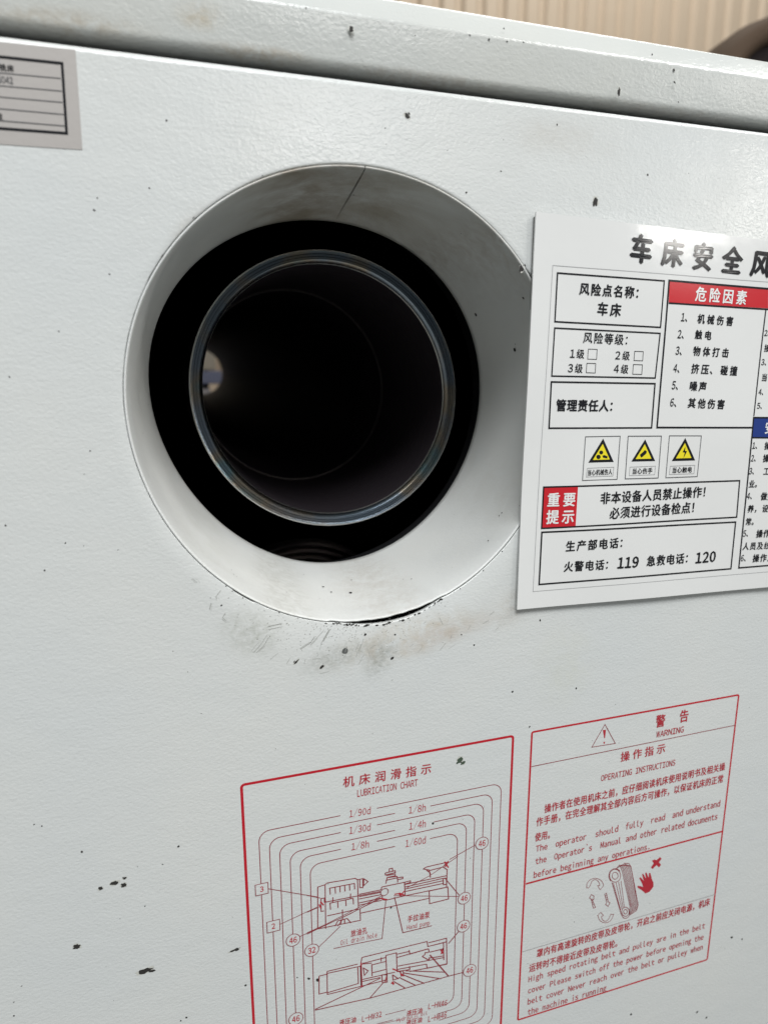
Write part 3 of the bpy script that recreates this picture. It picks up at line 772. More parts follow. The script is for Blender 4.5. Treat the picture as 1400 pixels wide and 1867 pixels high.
def thing(name, label, cat, loc=(0, 0, 0), group=None):
    o = bpy.data.objects.new(name, None)
    o.empty_display_size = 0.02
    C.objects.link(o)
    o['label'] = label
    o['category'] = cat
    if group:
        o['group'] = group
    return o


def structure(o):
    o['kind'] = 'structure'
    return o


def box(x0, x1, y0, y1, z0, z1):
    v = [(x, y, z) for x in (x0, x1) for y in (y0, y1) for z in (z0, z1)]
    f = [(0, 1, 3, 2), (4, 6, 7, 5), (0, 4, 5, 1), (2, 3, 7, 6), (0, 2, 6, 4), (1, 5, 7, 3)]
    return v, f


def bevel(o, w, seg=2):
    md = o.modifiers.new('bevel', 'BEVEL')
    md.width = w
    md.segments = seg
    md.limit_method = 'ANGLE'


def four(c, t):
    r = c[0]
    for k in range(1, (len(c) + 1) // 2):
        r += c[2 * k - 1] * math.cos(k * t) + c[2 * k] * math.sin(k * t)
    return r


# ------------------------------------------------------------------ flat printing helpers
GL = {}


def glyph(ch, bold):
    key = (ch, bold)
    if key not in GL:
        cu = bpy.data.curves.new('glyph', 'FONT')
        # full-width Latin and digits come in the same plain sans as the Chinese
        cu.body = chr(ord(ch) + 0xFEE0) if '!' <= ch <= '~' else ch
        cu.resolution_u = 2
        o = bpy.data.objects.new('glyph', cu)
        C.objects.link(o)
        dg = bpy.context.evaluated_depsgraph_get()
        me = bpy.data.meshes.new_from_object(o.evaluated_get(dg))
        vs = [(v.co.x, v.co.y) for v in me.vertices]
        fs = [tuple(p.vertices) for p in me.polygons]
        if bold:
            # heavier weight: the same outline laid down again a hair to each side
            n = len(vs)
            b = bold
            offs = [(-b, 0), (b, 0), (0, b * .7), (0, -b * .7)]
            vs0, fs0 = vs, fs
            vs, fs = [], []
            for k, (u, v) in enumerate(offs):
                vs += [(x + u, y + v) for x, y in vs0]
                fs += [tuple(i + n * k for i in f) for f in fs0]
        bpy.data.objects.remove(o)
        bpy.data.curves.remove(cu)
        bpy.data.meshes.remove(me)
        GL[key] = (vs, fs)
    return GL[key]


def is_wide(ch):
    return ord(ch) > 0x2E80


PUNCT = '：，。、！'


def text_geo(s, x0, z0, x1, z1, h, bold):
    units = sum(1.0 if is_wide(c) else 0.5 for c in s)
    L = math.hypot(x1 - x0, z1 - z0)
    ex, ez = (x1 - x0) / L, (z1 - z0) / L
    ux, uz = -ez, ex
    cell = L / units
    any_wide = any(is_wide(c) for c in s)
    V, F = [], []
    pos = 0.0
    jig = 0.012
    for ch in s:
        w = cell * (1.0 if is_wide(ch) else 0.5)
        if ch != ' ':
            vs, fs = glyph(ch, bold)
            if vs:
                if is_wide(ch):
                    sy = h / 0.925
                    sx = min(w * 0.96, h * 1.02) if ch not in PUNCT else min(w, h)
                    off = (w - sx) / 2 if ch not in PUNCT else 0
                    base = 0.08 * sy
                    xs = [a for a, b in vs]
                    pts = [(pos + off + a * sx, base + b * sy) for a, b in vs]
                else:
                    cap = h * (0.86 if any_wide else 1.0)
                    sy = cap / 0.735
                    xs = [a for a, b in vs]
                    gw = max(xs) - min(xs)
                    sx = (w * 0.98 / 0.50 if s.isdigit() else w * 0.84 / 0.56) if not any_wide else min(w * 0.90 / 0.45, sy * 1.1)
                    if gw * sx > w * 0.9:
                        sx = w * 0.9 / gw
                    mid = (max(xs) + min(xs)) / 2
                    base = h * 0.05 if any_wide else 0
                    pts = [(pos + w / 2 + (a - mid) * sx, base + b * sy) for a, b in vs]
                n = len(V)
                q = len(pts) // 4 if bold else len(pts)
                V += [(x0 + ex * a + ux * b, z0 + ez * a + uz * b, 0.012 * (k // max(q, 1))) for k, (a, b) in enumerate(pts)]
                F += [tuple(n + i for i in f) for f in fs]
        pos += w
    return V, F


def strip_geo(pts, w, closed, step=12.0):
    P = []
    n = len(pts)
    segs = n if closed else n - 1
    for i in range(segs):
        a, b = pts[i], pts[(i + 1) % n]
        k = max(1, int(math.hypot(b[0] - a[0], b[1] - a[1]) / step))
        for j in range(k):
            P.append((a[0] + (b[0] - a[0]) * j / k, a[1] + (b[1] - a[1]) * j / k))
    if not closed:
        P.append(pts[-1])
    n = len(P)
    V, F = [], []
    for i in range(n):
        pa = P[i - 1] if (i > 0 or closed) else None
        pb = P[(i + 1) % n] if (i < n - 1 or closed) else None
        c = P[i]
        d1 = Vector((c[0] - pa[0], c[1] - pa[1])).normalized() if pa else None
        d2 = Vector((pb[0] - c[0], pb[1] - c[1])).normalized() if pb else None
        if d1 is None:
            d1 = d2
        if d2 is None:
            d2 = d1
        n1, n2 = Vector((-d1.y, d1.x)), Vector((-d2.y, d2.x))
        m_ = (n1 + n2)
        if m_.length < 0.3:
            m_ = n1.copy()
            k = 1.0
        else:
            m_.normalize()
            k = min(1.0 / max(m_.dot(n1), 0.35), 2.2)
        V.append((c[0] + m_.x * w / 2 * k, c[1] + m_.y * w / 2 * k))
        V.append((c[0] - m_.x * w / 2 * k, c[1] - m_.y * w / 2 * k))
    for i in range(n if closed else n - 1):
        a, b = 2 * i, 2 * ((i + 1) % n)
        F.append((a, a + 1, b + 1, b))
    return V, F


def fill_geo(pts):
    if len(pts) == 4:
        V, F = [], []
        nu, nv = 8, 4
        for j in range(nv + 1):
            for i in range(nu + 1):
                u, v = i / nu, j / nv
                x = (pts[0][0] * (1 - u) + pts[1][0] * u) * (1 - v) + (pts[3][0] * (1 - u) + pts[2][0] * u) * v
                z = (pts[0][1] * (1 - u) + pts[1][1] * u) * (1 - v) + (pts[3][1] * (1 - u) + pts[2][1] * u) * v
                V.append((x, z))
        for j in range(nv):
            for i in range(nu):
                a = j * (nu + 1) + i
                F.append((a, a + nu + 1, a + nu + 2, a + 1))
        return V, F
    return list(pts), [tuple(range(len(pts)))]


def emit(name, geos, m, parent, surf, lift):
    V, F = [], []
    for i, (vs, fs) in enumerate(geos):
        n = len(V)
        e = lift + 0.007 * (i % 7)
        V += [(p[0] * MM, (surf(p[0], p[1]) - e - (p[2] if len(p) > 2 else 0)) * MM, p[1] * MM) for p in vs]
        # face towards -y
        for f in fs:
            a, b, c = vs[f[0]], vs[f[1]], vs[f[2]]
            cr = (b[0] - a[0]) * (c[1] - a[1]) - (b[1] - a[1]) * (c[0] - a[0])
            g = f if cr > 0 else f[::-1]
            F.append(tuple(n + q for q in g))
    return link(name, V, F, m, parent)


def flat(y):
    return lambda x, z: y


MERGE = {'side_view_line': 'side_view_drawing_print', 'plan_view_line': 'plan_view_drawing_print', 'belt_line': 'belt_drawing_print', 'pulley_outline': 'pulley_drawing_print',
         'arrow_outline': 'turning_arrow_print', 'hairline': 'thin_frame_rule'}


def print_all(parent, lines, texts, fills, surf, l0=0.05):
    bag = {}
    for k, (part, pts, c) in enumerate(fills):
        lv = l0 + (0.04 if c in 'yw' else 0.08 if part == 'pictogram' else 0.0)
        emit(part, [fill_geo(pts)], MAT[c], parent, surf, lv)
    for k, (part, pts, w, c, closed) in enumerate(lines):
        g = strip_geo(pts, w, closed)
        if part in MERGE:
            bag.setdefault((part, c), []).append(g)
        else:
            emit(part, [g], MAT[c], parent, surf, l0 + 0.06 + 0.006 * (k % 9))
    for (part, c), gs in bag.items():
        emit(MERGE[part], gs, MAT[c], parent, surf, l0 + 0.035)
    for (part, s, x0, z0, x1, z1, h, bold, c) in texts:
        emit(part, [text_geo(s, x0, z0, x1, z1, h, bold)], MAT[c], parent, surf, l0 + 0.13)


# ------------------------------------------------------------------ the lathe headstock
head = thing('lathe_headstock', 'pale grey-green enamelled end cover of a lathe with a deep round spindle opening', 'lathe')
PX0, PX1, PZ0, PZ1, PD = -0.36, 0.44, -0.95, 0.1315, 1.66


def gap(td):
    g = 0.12
    a = (td + 82) / 15.0
    if abs(a) < 1:
        g += 3.1 * (1 - a * a) ** 1.2 * (0.55 + 0.45 * (td + 97) / 30.0)
    if -68 < td < -33:
        g += 0.42 * min(1, (td + 68) / 3, (-33 - td) / 4)
    if 27 < td < 40:
        g += 0.9 * math.sin((td - 27) / 13 * math.pi)
    if 60 < td < 150:
        g += 0.16
    if -128 < td < -121:
        g += 0.4
    return g


NT = 480
hole = []
for i in range(NT):
    t = -math.pi + 2 * math.pi * i / NT
    td = math.degrees(t)
    r = four(R_FRONT, t) + gap(td) + 0.10 * math.sin(23 * t) * (1 if -100 < td < -30 else 0.2) + random.uniform(-.04, .04)
    if abs(td - 34.5) < 2.2:
        r += 0.9 * (1 - abs(td - 34.5) / 2.2)
    hole.append((t, r))


def rect_hit(t, zt):
    dx, dz = math.cos(t), math.sin(t)
    s = 1e9
    if dx > 1e-9: s = min(s, PX1 / dx)
    if dx < -1e-9: s = min(s, PX0 / dx)
    if dz > 1e-9: s = min(s, zt / dz)
    if dz < -1e-9: s = min(s, PZ0 / dz)
    return s


BR_ = 0.0024   # bend radius of the folded top edge
ZT = PZ1 - BR_
angs = [t for t, r in hole]
# put exact corners on the nearest spokes
corn = [math.atan2(z, x) for x in (PX0, PX1) for z in (PZ0, ZT)]
for c in corn:
    k = min(range(NT), key=lambda i: abs(angs[i] - c))
    angs[k] = c
V, F = [], []
rows = [('h', 0.0022, 0.0), ('h', 0.0006, 0.0), ('h', 0.00015, 0.00015), ('h', 0.0, 0.0006), ('m', 0, 0.02), ('m', 0, 0.2), ('e', 0, 0)]
for kind, y, dr in rows:
    for i in range(NT):
        t = hole[i][0]
        r = hole[i][1] * MM
        if kind == 'h':
            V.append((math.cos(t) * (r + dr), y, math.sin(t) * (r + dr)))
        else:
            s = rect_hit(angs[i], ZT)
            ex, ez = math.cos(angs[i]) * s, math.sin(angs[i]) * s
            hx, hz = math.cos(t) * (r + 0.0006), math.sin(t) * (r + 0.0006)
            f = 1.0 if kind == 'e' else dr
            V.append((hx + (ex - hx) * f, 0.0, hz + (ez - hz) * f))
for j in range(len(rows) - 1):
    for i in range(NT):
        a, b = j * NT + i, j * NT + (i + 1) % NT
        F.append((a, b, b + NT, a + NT))
# folded top edge, running back
n0 = len(V)
prof = [(BR_ - BR_ * math.sin(a), ZT + BR_ - BR_ + BR_ * (1 - math.cos(a)) * 0 + BR_ * (1 - math.cos(a))) for a in []]
prof = []
for k in range(9):
    a = math.pi / 2 * k / 8
    prof.append((BR_ * (1 - math.cos(a)), ZT + BR_ * math.sin(a)))
prof.append((0.0045, PZ1))
prof.append((0.0048, PZ1 - 0.001))
prof.append((0.0048, PZ1 - 0.004))
xs = [PX0 + (PX1 - PX0) * i / 20 for i in range(21)]
for (y, z) in prof:
    for x in xs:
        V.append((x, y, z))
for j in range(len(prof) - 1):
    for i in range(20):
        a = n0 + j * 21 + i
        F.append((a, a + 1, a + 22, a + 21))
panel = link('front_panel', V, F, M_panel, head, smooth=True)

# case walls: sides, back and bottom (dark inside)
for nm, b in (('side_wall', (PX0 - 0.0015, PX0, 0.0, PD, PZ0, 0.129)), ('side_wall', (PX1, PX1 + 0.0015, 0.0, PD, PZ0, 0.129))):
    v, f = box(*b)
    link(nm, v, f, M_lid, head)
v, f = box(PX0, PX1, 0.03, 0.034, PZ0, -0.16)      # added black boxes block stray light and keep the opening dark
link('light_block', v, f, M_black, head)
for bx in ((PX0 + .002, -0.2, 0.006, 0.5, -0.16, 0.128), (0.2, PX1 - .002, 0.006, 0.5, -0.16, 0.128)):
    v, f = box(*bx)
    link('light_block', v, f, M_black, head)
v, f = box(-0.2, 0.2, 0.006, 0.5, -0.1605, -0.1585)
link('light_block', v, f, M_black, head)
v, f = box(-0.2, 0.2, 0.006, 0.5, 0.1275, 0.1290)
link('light_block', v, f, M_black, head)
# added black sheet closing the chamber to light, with a hole for the spindle
SX, SZ = SP_C[0], SP_C[1]
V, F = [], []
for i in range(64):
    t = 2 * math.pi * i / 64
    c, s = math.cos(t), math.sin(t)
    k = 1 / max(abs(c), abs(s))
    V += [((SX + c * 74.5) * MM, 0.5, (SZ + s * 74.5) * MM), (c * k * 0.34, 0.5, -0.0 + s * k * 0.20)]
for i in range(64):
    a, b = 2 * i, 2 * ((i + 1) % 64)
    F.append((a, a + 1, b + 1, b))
link('light_block', V, F, M_black, head)
v, f = box(PX0, PX1, PD, PD + 0.004, PZ0, -0.09)
link('back_wall', v, f, M_lid, head)

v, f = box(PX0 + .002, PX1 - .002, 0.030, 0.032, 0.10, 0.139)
link('light_block', v, f, M_black, head)

# lid with a rolled lower edge and a sloped shoulder
LB = 0.1352
pr = [(0.06, LB + 0.002), (0.020, LB + 0.002), (0.016, LB)]
R1 = 0.0064
for k in range(10):
    a = math.pi / 2 * k / 9
    pr.append((R1 + 0.0042 - R1 * math.sin(a), LB + R1 * 0.85 - R1 * 0.85 * math.cos(a)))
rb = 0.0048
zr = 0.1555
pr.append((0.0015, zr - 0.0012))
for k in range(1, 6):
    a = math.radians(26) * k / 5
    pr.append((0.0015 + rb * (1 - math.cos(a)), zr - 0.0012 + rb * math.sin(a)))
y9, z9 = pr[-1]
tt = 0.0080
pr.append((y9 + tt * 0.438, z9 + tt * 0.899))
yb, zb = pr[-1]
for k in range(1, 6):
    a = math.radians(26) + math.radians(64) * k / 5
    pr.append((yb + 0.004 * (math.cos(math.radians(26)) - math.cos(a)), zb + 0.004 * (math.sin(a) - math.sin(math.radians(26)))))
pr.append((PD, pr[-1][1]))
pr.append((PD, 0.1352))
V, F = [], []
xs = [PX0 - 0.004 + (PX1 - PX0 + 0.008) * i / 24 for i in range(25)]
for (y, z) in pr:
    for x in xs:
        V.append((x, y, z - 0.0022 * (x - 0.0) / 0.2 * 0))
n = len(pr)
for j in range(n - 1):
    for i in range(24):
        a = j * 25 + i
        F.append((a, a + 25, a + 26, a + 1))
F.append(tuple(j * 25 for j in range(n)))
F.append(tuple(j * 25 + 24 for j in reversed(range(n))))
lid = link('top_lid', [(x, y, z) for x, y, z in V], F, M_lid, head, smooth=True)
md = lid.modifiers.new('split', 'EDGE_SPLIT')
md.split_angle = math.radians(50)

# rolled sheet collar inside the opening, with an open seam
t0 = math.radians(89.1)
tb = math.radians(83.9)
NC = 400
ys = [(1.2, -0.05, 'o'), (0.2, -0.05, 'o'), (-0.05, -0.12, 'o'), (-0.22, -0.35, 'o'), (-0.2, -0.65, 'o'), (0.1, -0.95, 'o'), (1.0, -1.15, 'i'),
      (15, 0, 'i'), (30, 0, 'i'), (45, 0, 'i'), (60, 0, 'i'), (75, 0, 'i'), (86, 0, 'i'), (90, 0.0, 'i'), (91, 1.2, 'i'), (90, 2.2, 'i'), (60, 2.2, 'i'), (10, 1.9, 'i')]
V, F = [], []
for (y, dr, kd) in ys:
    fr = min(1, max(0, y / 90.0))
    ts = t0 + (tb - t0) * fr
    for i in range(NC + 1):
        u = i / NC
        t = ts + math.radians(0.12) + (2 * math.pi - math.radians(0.20 + 0.16 * math.sin(fr * 5))) * u
        tt_ = math.atan2(math.sin(t), math.cos(t))
        ra = four(R_FRONT, tt_)
        if kd == 'i' and dr >= 0:
            ra -= 1.15 * (1 - fr)
        r = ra * (1 - fr) + four(R_BACK, tt_) * fr + dr
        td = math.degrees(tt_)
        if y < 1.1 and -100 < td < -66:      # worn, dented lip above the crack
            r -= 0.25 + 0.3 * abs(math.sin(41 * tt_) * math.sin(17 * tt_))
        if y > 80:
            r += 0.5 * math.sin(3 * tt_ + 1) * 0.5
        V.append((math.cos(tt_) * r * MM, y * MM, math.sin(tt_) * r * MM))
for j in range(len(ys) - 1):
    for i in range(NC):
        a = j * (NC + 1) + i
        F.append((a, a + 1, a + NC + 2, a + NC + 1))
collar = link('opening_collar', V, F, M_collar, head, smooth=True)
# an added black sleeve behind the collar so that the seam and the crack read dark
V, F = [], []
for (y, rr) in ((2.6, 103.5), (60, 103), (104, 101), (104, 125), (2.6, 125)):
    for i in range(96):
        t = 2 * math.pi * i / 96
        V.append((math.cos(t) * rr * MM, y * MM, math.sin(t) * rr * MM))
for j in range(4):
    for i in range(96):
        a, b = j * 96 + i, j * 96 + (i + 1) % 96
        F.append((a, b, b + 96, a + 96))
link('dark_sleeve', V, F, M_black, head)


def revolve(name, prof_, m, parent, nseg=160, cx=SX, cz=SZ, harm=True, smooth=True):
    V, F = [], []
    for (y, r) in prof_:
        for i in range(nseg):
            t = -math.pi + 2 * math.pi * i / nseg
            R = (four(R_SP, t) if harm else 0) + r
            V.append(((cx + math.cos(t) * R) * MM, y * MM, (cz + math.sin(t) * R) * MM))
    for j in range(len(prof_) - 1):
        for i in range(nseg):
            a, b = j * nseg + i, j * nseg + (i + 1) % nseg
            F.append((a, a + nseg, b + nseg, b))
    o = link(name, V, F, m, parent, smooth=smooth)
    md = o.modifiers.new('split', 'EDGE_SPLIT')
    md.split_angle = math.radians(24)
    return o


spin = revolve('spindle', [(1715, -0.6), (120, -0.6), (100, -0.6), (87, -0.6)], M_pulley, head)
revolve('end_ring', [(84.7, -0.9), (85.0, -1.5), (85.15, -2.3), (85.5, -2.4), (85.2, -2.55), (85.4, -3.7), (85.75, -3.8), (85.45, -3.95), (85.7, -5.2), (86.4, -6.0), (88.0, -6.9)], M_steel, spin)
revolve('end_ring_edge', [(87, -0.6), (86.2, -0.3), (85.3, -0.2), (84.7, -0.9)], M_edge, spin)
revolve('bore_lip', [(88.0, -6.9), (88.3, -7.1), (88.6, -7.3)], M_edge, spin)
revolve('bore_wall', [(88.6, -7.3), (120, -7.6), (207.5, -7.6), (208.6, -8.0), (209.6, -8.9), (260, -8.9), (700, -8.9), (1500, -14.5), (1715, -14.5), (1716, -0.6)], M_bore, spin)
revolve('bore_step', [(206.6, -7.7), (207.2, -8.4), (207.4, -9.2)], M_step, spin)
# grooved flange seen low in the dark chamber
for rr, yy in ((76, 196), (70, 199), (64, 201)):
    revolve('pulley_flange', [(yy + 6, rr - 3), (yy + 1, rr - 2.2), (yy, rr - 1), (yy, rr), (yy + 1.2, rr + .6), (yy + 14, rr + .8)], M_pulley, head,
            cx=6, cz=-112.6 - 76, harm=False)

# chips and specks in the paint
def chip_geo(x, z, w, h, ang, n=13, rough=0.28):
    pts = []
    a0 = math.radians(ang)
    for i in range(n):
        t = 2 * math.pi * i / n
        k = 1 + random.uniform(-rough, rough)
        px, pz = math.cos(t) * w / 2 * k, math.sin(t) * h / 2 * k
        pts.append((x + px * math.cos(a0) - pz * math.sin(a0), z + px * math.sin(a0) + pz * math.cos(a0)))
    return pts, [tuple(range(n))]


def surf_panel(x, z):
    if z > 133:
        return 1.5
    return 0.0


for (x, z, w, h, a, k) in CHIPS:
    m_ = (M_chip, M_chipgrey, M_chipgreen)[k]
    par = panel if z < 132 else lid
    if k != 1:                                        # pale ragged edge of the broken paint film
        emit('chip_edge', [chip_geo(x, z, w * 1.28, h * 1.28, a, 15, 0.22)], M_primer, par, surf_panel, 0.02)
    gs = [chip_geo(x, z, w, h, a, 15, 0.3 if k != 1 else 0.07)]
    if k != 1:
        for q in range(2):
            gs.append(chip_geo(x + random.uniform(-.5, .5) * w, z + random.uniform(-.5, .5) * h, w * .45, h * .5, a, 8, .3))
    emit('paint_chip', gs, m_, par, surf_panel, 0.05)
gs = [chip_geo(x, z, w, w * random.uniform(.55, 1), random.uniform(0, 180), 8, 0.3) for (x, z, w) in SPECKS if z < 132]
rim = []
for k in range(46):                                   # ragged paint along the crack
    td = random.uniform(-101, -67)
    t = math.radians(td)
    r = four(R_FRONT, t) + gap(td) + random.uniform(0.0, 0.8)
    gs.append(chip_geo(r * math.cos(t), r * math.sin(t), random.uniform(.6, 2.2), random.uniform(.4, 1.0), td + 90, 8, .4))
for k in range(14):
    td = random.choice([random.uniform(-66, -36), random.uniform(-130, -105), random.uniform(28, 40), random.uniform(60, 150)])
    t = math.radians(td)
    r = four(R_FRONT, t) + gap(td) + random.uniform(0.2, 0.6)
    gs.append(chip_geo(r * math.cos(t), r * math.sin(t), random.uniform(.5, 1.3), random.uniform(.3, .6), td + 90, 8, .4))
for k in range(120):                                  # stray pin-prick specks
    x, z = random.uniform(-130, 260), random.uniform(-400, 125)
    if math.hypot(x, z) > 106:
        gs.append(chip_geo(x, z, random.uniform(.25, .6), random.uniform(.2, .45), random.uniform(0, 180), 6, .3))
o = emit('paint_specks', gs, M_chip, panel, flat(0.0), 0.05)
o['kind'] = 'stuff'
gs = [chip_geo(x, z, w, w * random.uniform(.55, 1), random.uniform(0, 180), 8, 0.3) for (x, z, w) in SPECKS if z >= 132]
o = emit('paint_specks', gs, M_chip, lid, flat(1.5), 0.05)
o['kind'] = 'stuff'
gs = []
for st in STROKES:
    gs.append(strip_geo(st, random.uniform(.16, .30), False))
    for q in range(3):
        dx, dz = random.gauss(0, .7), random.gauss(0, .5)
        gs.append(strip_geo([(a + dx, b + dz) for a, b in st[-2:]], random.uniform(.08, .16), False))
for k in range(34):                                   # fine scratches under the opening
    x, z = random.gauss(8, 32), random.gauss(-117, 7)
    if math.hypot(x, z) > 104:
        L_ = random.uniform(1.0, 5)
        a = math.radians(random.gauss(50, 25))
        gs.append(strip_geo([(x, z), (x + L_ * math.cos(a), z + L_ * math.sin(a))], random.uniform(.12, .28), False))
grit = []
for k in range(260):                                  # gritty dirt caught under the lip
    td = random.gauss(-96, 14)
    r = 101.5 + abs(random.gauss(0, 7))
    if -140 < td < -60:
        t = math.radians(td)
        grit.append(chip_geo(r * math.cos(t), r * math.sin(t), random.uniform(.2, .6), random.uniform(.12, .35), random.gauss(50, 30), 6, .4))
o = emit('grit_specks', grit, M_grit, panel, flat(0.0), 0.08)
o['kind'] = 'stuff'
o = emit('scuff_marks', gs, M_scuff, panel, flat(0.0), 0.03)
o['kind'] = 'stuff'
# specks on the collar's inner face and ragged lip
V, F = [], []


def collar_spot(td, y, w):
    t = math.radians(td)
    n = len(V)
    for i in range(8):
        a = 2 * math.pi * i / 8
        k = w / 2 * random.uniform(.6, 1.1)
        tt2 = t + math.cos(a) * k / 98
        yy = y + math.sin(a) * k
        fr = min(1, max(0, yy / 90))
        rr = (four(R_FRONT, tt2) - 1.2) * (1 - fr) + four(R_BACK, tt2) * fr - 0.12
        V.append((math.cos(tt2) * rr * MM, yy * MM, math.sin(tt2) * rr * MM))
    F.append(tuple(range(n, n + 8)))


for (td, y, w) in COLLAR_SPECKS:
    collar_spot(td, y, w)
for k in range(26):
    collar_spot(random.uniform(-98, -70), random.uniform(1.5, 4), random.uniform(.6, 1.6))
for k in range(30):
    collar_spot(random.uniform(-130, 60), random.uniform(5, 80), random.uniform(.3, .7))
o = link('paint_specks', V, F, M_chip, collar)
o['kind'] = 'stuff'

# ------------------------------------------------------------------ white safety sign
sign = thing('safety_sign', 'white laminated risk notice board with red and blue banners right of the round opening', 'sign')
(ax, az), (bx_, bz_), (cx_, cz_), (dx_, dz_) = SIGN_Q
FULL = 372.0
tr = (FULL, az + (bz_ - az) / (bx_ - ax) * (FULL - ax))
br = (FULL, dz_ + (cz_ - dz_) / (cx_ - dx_) * (FULL - dx_))


def sign_y(x, z):
    u = (x - 80) / 290.0
    v = (z - 86) / -190.0
    left = math.exp(-(u / 0.10) ** 2)
    lift = 1.2 * left * math.exp(-((v - 0.62) / 0.26) ** 2)
    return -3.0 + lift + 0.22 * math.sin(x / 17.0 + z / 23.0) + 0.06 * math.sin(z / 13.0 - x / 31.0)


NU, NV = 90, 60
V, F = [], []
for side in (0, 1):
    for j in range(NV + 1):
        for i in range(NU + 1):
            u, v = i / NU, j / NV
            x = (ax * (1 - v) + dx_ * v) * (1 - u) + FULL * u
            z = (az * (1 - u) + tr[1] * u) * (1 - v) + (dz_ * (1 - u) + br[1] * u) * v
            V.append((x * MM, (sign_y(x, z) + 1.0 * side) * MM, z * MM))
S_ = (NU + 1) * (NV + 1)
for j in range(NV):
    for i in range(NU):
        a = j * (NU + 1) + i
        F.append((a, a + NU + 1, a + NU + 2, a + 1))
        F.append((S_ + a, S_ + a + 1, S_ + a + NU + 2, S_ + a + NU + 1))
for i in range(NU):
    a = i
    F.append((a, a + 1, S_ + a + 1, S_ + a))
    a = NV * (NU + 1) + i
    F.append((a + 1, a, S_ + a, S_ + a + 1))
for j in range(NV):
    a = j * (NU + 1)
    F.append((a + NU + 1, a, S_ + a, S_ + a + NU + 1))
    a = j * (NU + 1) + NU
    F.append((a, a + NU + 1, S_ + a + NU + 1, S_ + a))
board = link('board', V, F, M_board, sign, smooth=True)
md = board.modifiers.new('split', 'EDGE_SPLIT')
md.split_angle = math.radians(40)
v, f = box(0.0808, 0.0930, -0.0018, -0.0002, 0.044, 0.0845)
link('adhesive_pad', v, f, M_back, sign)
v, f = box(0.30, 0.36, -0.0016, -0.0002, -0.09, 0.05)
link('adhesive_pad', v, f, M_back, sign)
print_all(sign, SIGN_L, SIGN_T, SIGN_F, sign_y, 0.05)

# ------------------------------------------------------------------ nameplate sticker, top left
plate = thing('name_sticker', 'grey paper sticker with a thick black frame and ruled rows near the top left', 'sticker')
(ax, az), (bx_, bz_), (cx_, cz_), (dx_, dz_) = PLATE_Q
q = [(ax - 60, az - 1.2), (bx_, bz_), (cx_, cz_), (dx_ - 60, dz_ - 1.2)]
V = [(x * MM, -0.00018, z * MM) for x, z in q] + [(x * MM, -0.00002, z * MM) for x, z in q]
link('sheet', V, [(3, 2, 1, 0), (0, 1, 5, 4), (1, 2, 6, 5), (2, 3, 7, 6), (3, 0, 4, 7)], M_paper, plate)
print_all(plate, PLATE_L, PLATE_T, [], flat(-0.2), 0.05)


# ------------------------------------------------------------------ red screen-printed charts
def round_rect(x0, x1, z1, z0, r, n=6):
    P = []
    for (cx, cz, a0) in ((x1 - r, z1 - r, 90), (x1 - r, z0 + r, 0), (x0 + r, z0 + r, -90), (x0 + r, z1 - r, -180)):
        for k in range(n + 1):
            a = math.radians(a0 - 90 * k / n)
            P.append((cx + r * math.cos(a), cz + r * math.sin(a)))
    return P


chart = thing('lubrication_chart', 'red line lubrication chart with two lathe drawings and nested loops low on the panel', 'chart')
emit('chart_border', [strip_geo(round_rect(-61.6, 81.8, -175.7, -398, 1.6), 1.35, True, 40)], M_D, chart, flat(0), 0.06)
zb = LOOPZ
for i, (lx, rx, g0, g1, top) in enumerate(LOOPS):
    r = 5.5
    A, B = [], []
    bot = zb - 0 - (5 - i) * 4.75
    A.append((g0, top))
    for k in range(7):
        a = math.radians(90 + 90 * k / 6)
        A.append((lx + r + r * math.cos(a), top - r + r * math.sin(a)))
    for k in range(7):
        a = math.radians(180 + 90 * k / 6)
        A.append((lx + r + r * math.cos(a), bot + r + r * math.sin(a)))
    A.append((lx + 12, bot))
    B.append((g1, top))
    for k in range(7):
        a = math.radians(90 - 90 * k / 6)
        B.append((rx - r + r * math.cos(a), top - r + r * math.sin(a)))
    for k in range(7):
        a = math.radians(0 - 90 * k / 6)
        B.append((rx - r + r * math.cos(a), bot + r + r * math.sin(a)))
    B.append((min(rx - 7, 42.0) if i % 2 else rx - 7 - (rx - 47) * 0.9, bot))
    emit('loop_line', [strip_geo(A, 0.44, False, 60)], M_L, chart, flat(0), 0.06 + i * .004)
    emit('loop_line', [strip_geo(B, 0.44, False, 60)], M_L, chart, flat(0), 0.06 + i * .004)
print_all(chart, CHART_L, CHART_T, [], flat(0), 0.05)
for (s, x, z, r, sq) in CIRC:
    n = 24
    if sq:
        ring = [(x - r, z + r), (x + r, z + r), (x + r, z - r), (x - r, z - r)]
    else:
        ring = [(x + r * math.cos(2 * math.pi * k / n), z + r * math.sin(2 * math.pi * k / n)) for k in range(n)]
    if s:
        o = emit('callout_disc', [(ring, [tuple(range(len(ring)))])], M_panel, chart, flat(0), 0.22)
    o = emit('callout_ring', [strip_geo(ring, 0.38, True, 60)], M_L, chart, flat(0), 0.24)
    if s:
        w = r * (1.15 if len(s) == 2 else .65)
        hh = r * 0.95
        emit('callout_number', [text_geo(s, x - w / 2, z - hh / 2, x + w / 2, z - hh / 2, hh, 0.03)], M_R, chart, flat(0), 0.24)

warn = thing('warning_chart', 'red framed warning chart with a hand and belt pictogram beneath the white notice board', 'chart')
emit('chart_border', [strip_geo(round_rect(93.15, 233.0, -175.5, -366.2, 1.1), 1.1, True, 40)], M_D, warn, flat(0), 0.06)
print_all(warn, WARN_L, WARN_T, WARN_F, flat(0), 0.05)

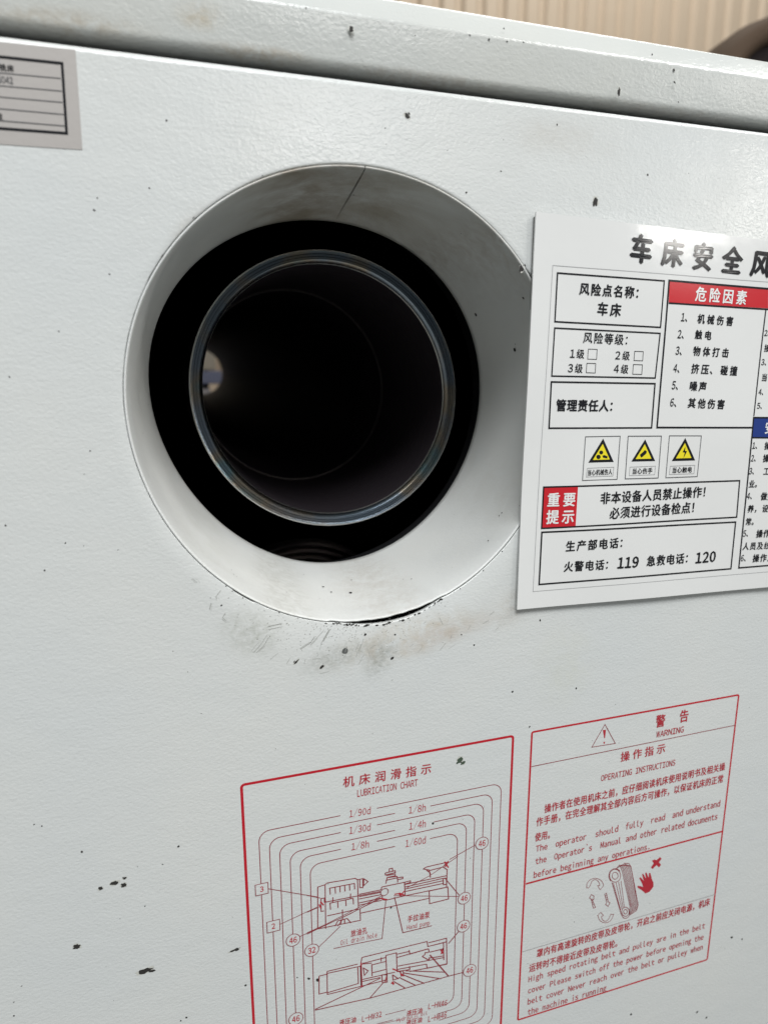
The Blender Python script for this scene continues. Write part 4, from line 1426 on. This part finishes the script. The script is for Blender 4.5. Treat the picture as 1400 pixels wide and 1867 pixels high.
# ------------------------------------------------------------------ what stands behind
M_clad = mat('beige_cladding', (0.50, 0.405, 0.31), 0.6, bump=(3, 0.4, 0.01))
pitch = 0.148
V, F = [], []
x = -7.0
pf = []
while x < 13.0:
    pf += [(x, 0.0), (x + pitch * .50, 0.0), (x + pitch * .68, 0.030), (x + pitch * .82, 0.030)]
    x += pitch
for z in (-0.96, 6.5):
    for (px, py) in pf:
        V.append((px, 4.2 + py, z))
n = len(pf)
F = [(i, i + 1, n + i + 1, n + i) for i in range(n - 1)]
wall = structure(link('wall', V, F, M_clad))
M_floor = mat('floor_paint', (0.11, 0.12, 0.115), 0.6, bump=(12, 0.3, 0.01))
fl = structure(link('floor', [(-8, -7, -0.955), (12, -7, -0.955), (12, 4.5, -0.955), (-8, 4.5, -0.955)], [(0, 1, 2, 3)], M_floor))

cab = thing('stand_in_cabinet', 'pale stand-in cabinet with a blue band glimpsed through the far end of the spindle bore', 'cabinet')  # made-up cabinet in place of unidentified blurred shapes past the bore
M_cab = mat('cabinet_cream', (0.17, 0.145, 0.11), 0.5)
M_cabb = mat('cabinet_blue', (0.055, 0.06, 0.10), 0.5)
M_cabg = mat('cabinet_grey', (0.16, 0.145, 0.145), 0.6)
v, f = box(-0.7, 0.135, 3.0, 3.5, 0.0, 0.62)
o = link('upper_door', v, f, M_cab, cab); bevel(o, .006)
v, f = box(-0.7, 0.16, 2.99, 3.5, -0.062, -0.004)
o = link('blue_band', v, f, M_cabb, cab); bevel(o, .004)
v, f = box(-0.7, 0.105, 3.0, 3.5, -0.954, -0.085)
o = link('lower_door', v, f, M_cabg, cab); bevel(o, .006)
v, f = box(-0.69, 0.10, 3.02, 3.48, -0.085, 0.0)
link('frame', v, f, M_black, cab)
area('cabinet_fill', (-0.2, 2.2, 1.3), (0.05, 3.0, 0.0), 0.8, 0.3, 2.5, (1, 0.97, 0.92))  # added fill light to brighten the stand-in cabinet

# stand-in for an unidentified dark rounded object past the lid, top right
M_brown = mat('dark_brown_rubber', (0.085, 0.057, 0.038), 0.75, spec=0.2)
M_dark = mat('dark_inside', (0.012, 0.006, 0.006), 0.7)
cap = thing('round_object', 'dark brown rounded object showing behind the lid at the far top right', 'cover')
V, F = [], []
cx, cy, cz, R0 = 1.478, 1.2, 0.628, 0.235
prof2 = [(0.16, 0.12), (0.19, 0.06), (0.205, 0.0), (0.235, -0.02), (0.262, 0.0), (0.268, 0.05), (0.255, 0.20), (0.18, 0.30), (0.0, 0.34)]
for (r, y) in prof2:
    for i in range(64):
        t = 2 * math.pi * i / 64
        V.append((cx + math.cos(t) * r, cy + y, cz + math.sin(t) * r * 0.93))
for j in range(len(prof2) - 1):
    for i in range(64):
        a, b = j * 64 + i, j * 64 + (i + 1) % 64
        F.append((a, a + 64, b + 64, b))
o = link('rim', V, F, M_brown, cap, smooth=True)
V = [(cx + math.cos(2 * math.pi * i / 48) * 0.204, cy + 0.02, cz + math.sin(2 * math.pi * i / 48) * 0.204 * .93) for i in range(48)] + [(cx, cy + .10, cz)]
F = [(i, (i + 1) % 48, 48) for i in range(48)]
link('inner_face', V, F, M_dark, cap, smooth=True)
v, f = box(1.46, 1.52, 1.30, 1.36, -0.954, 0.42)
link('stand', v, f, M_dark, cap)
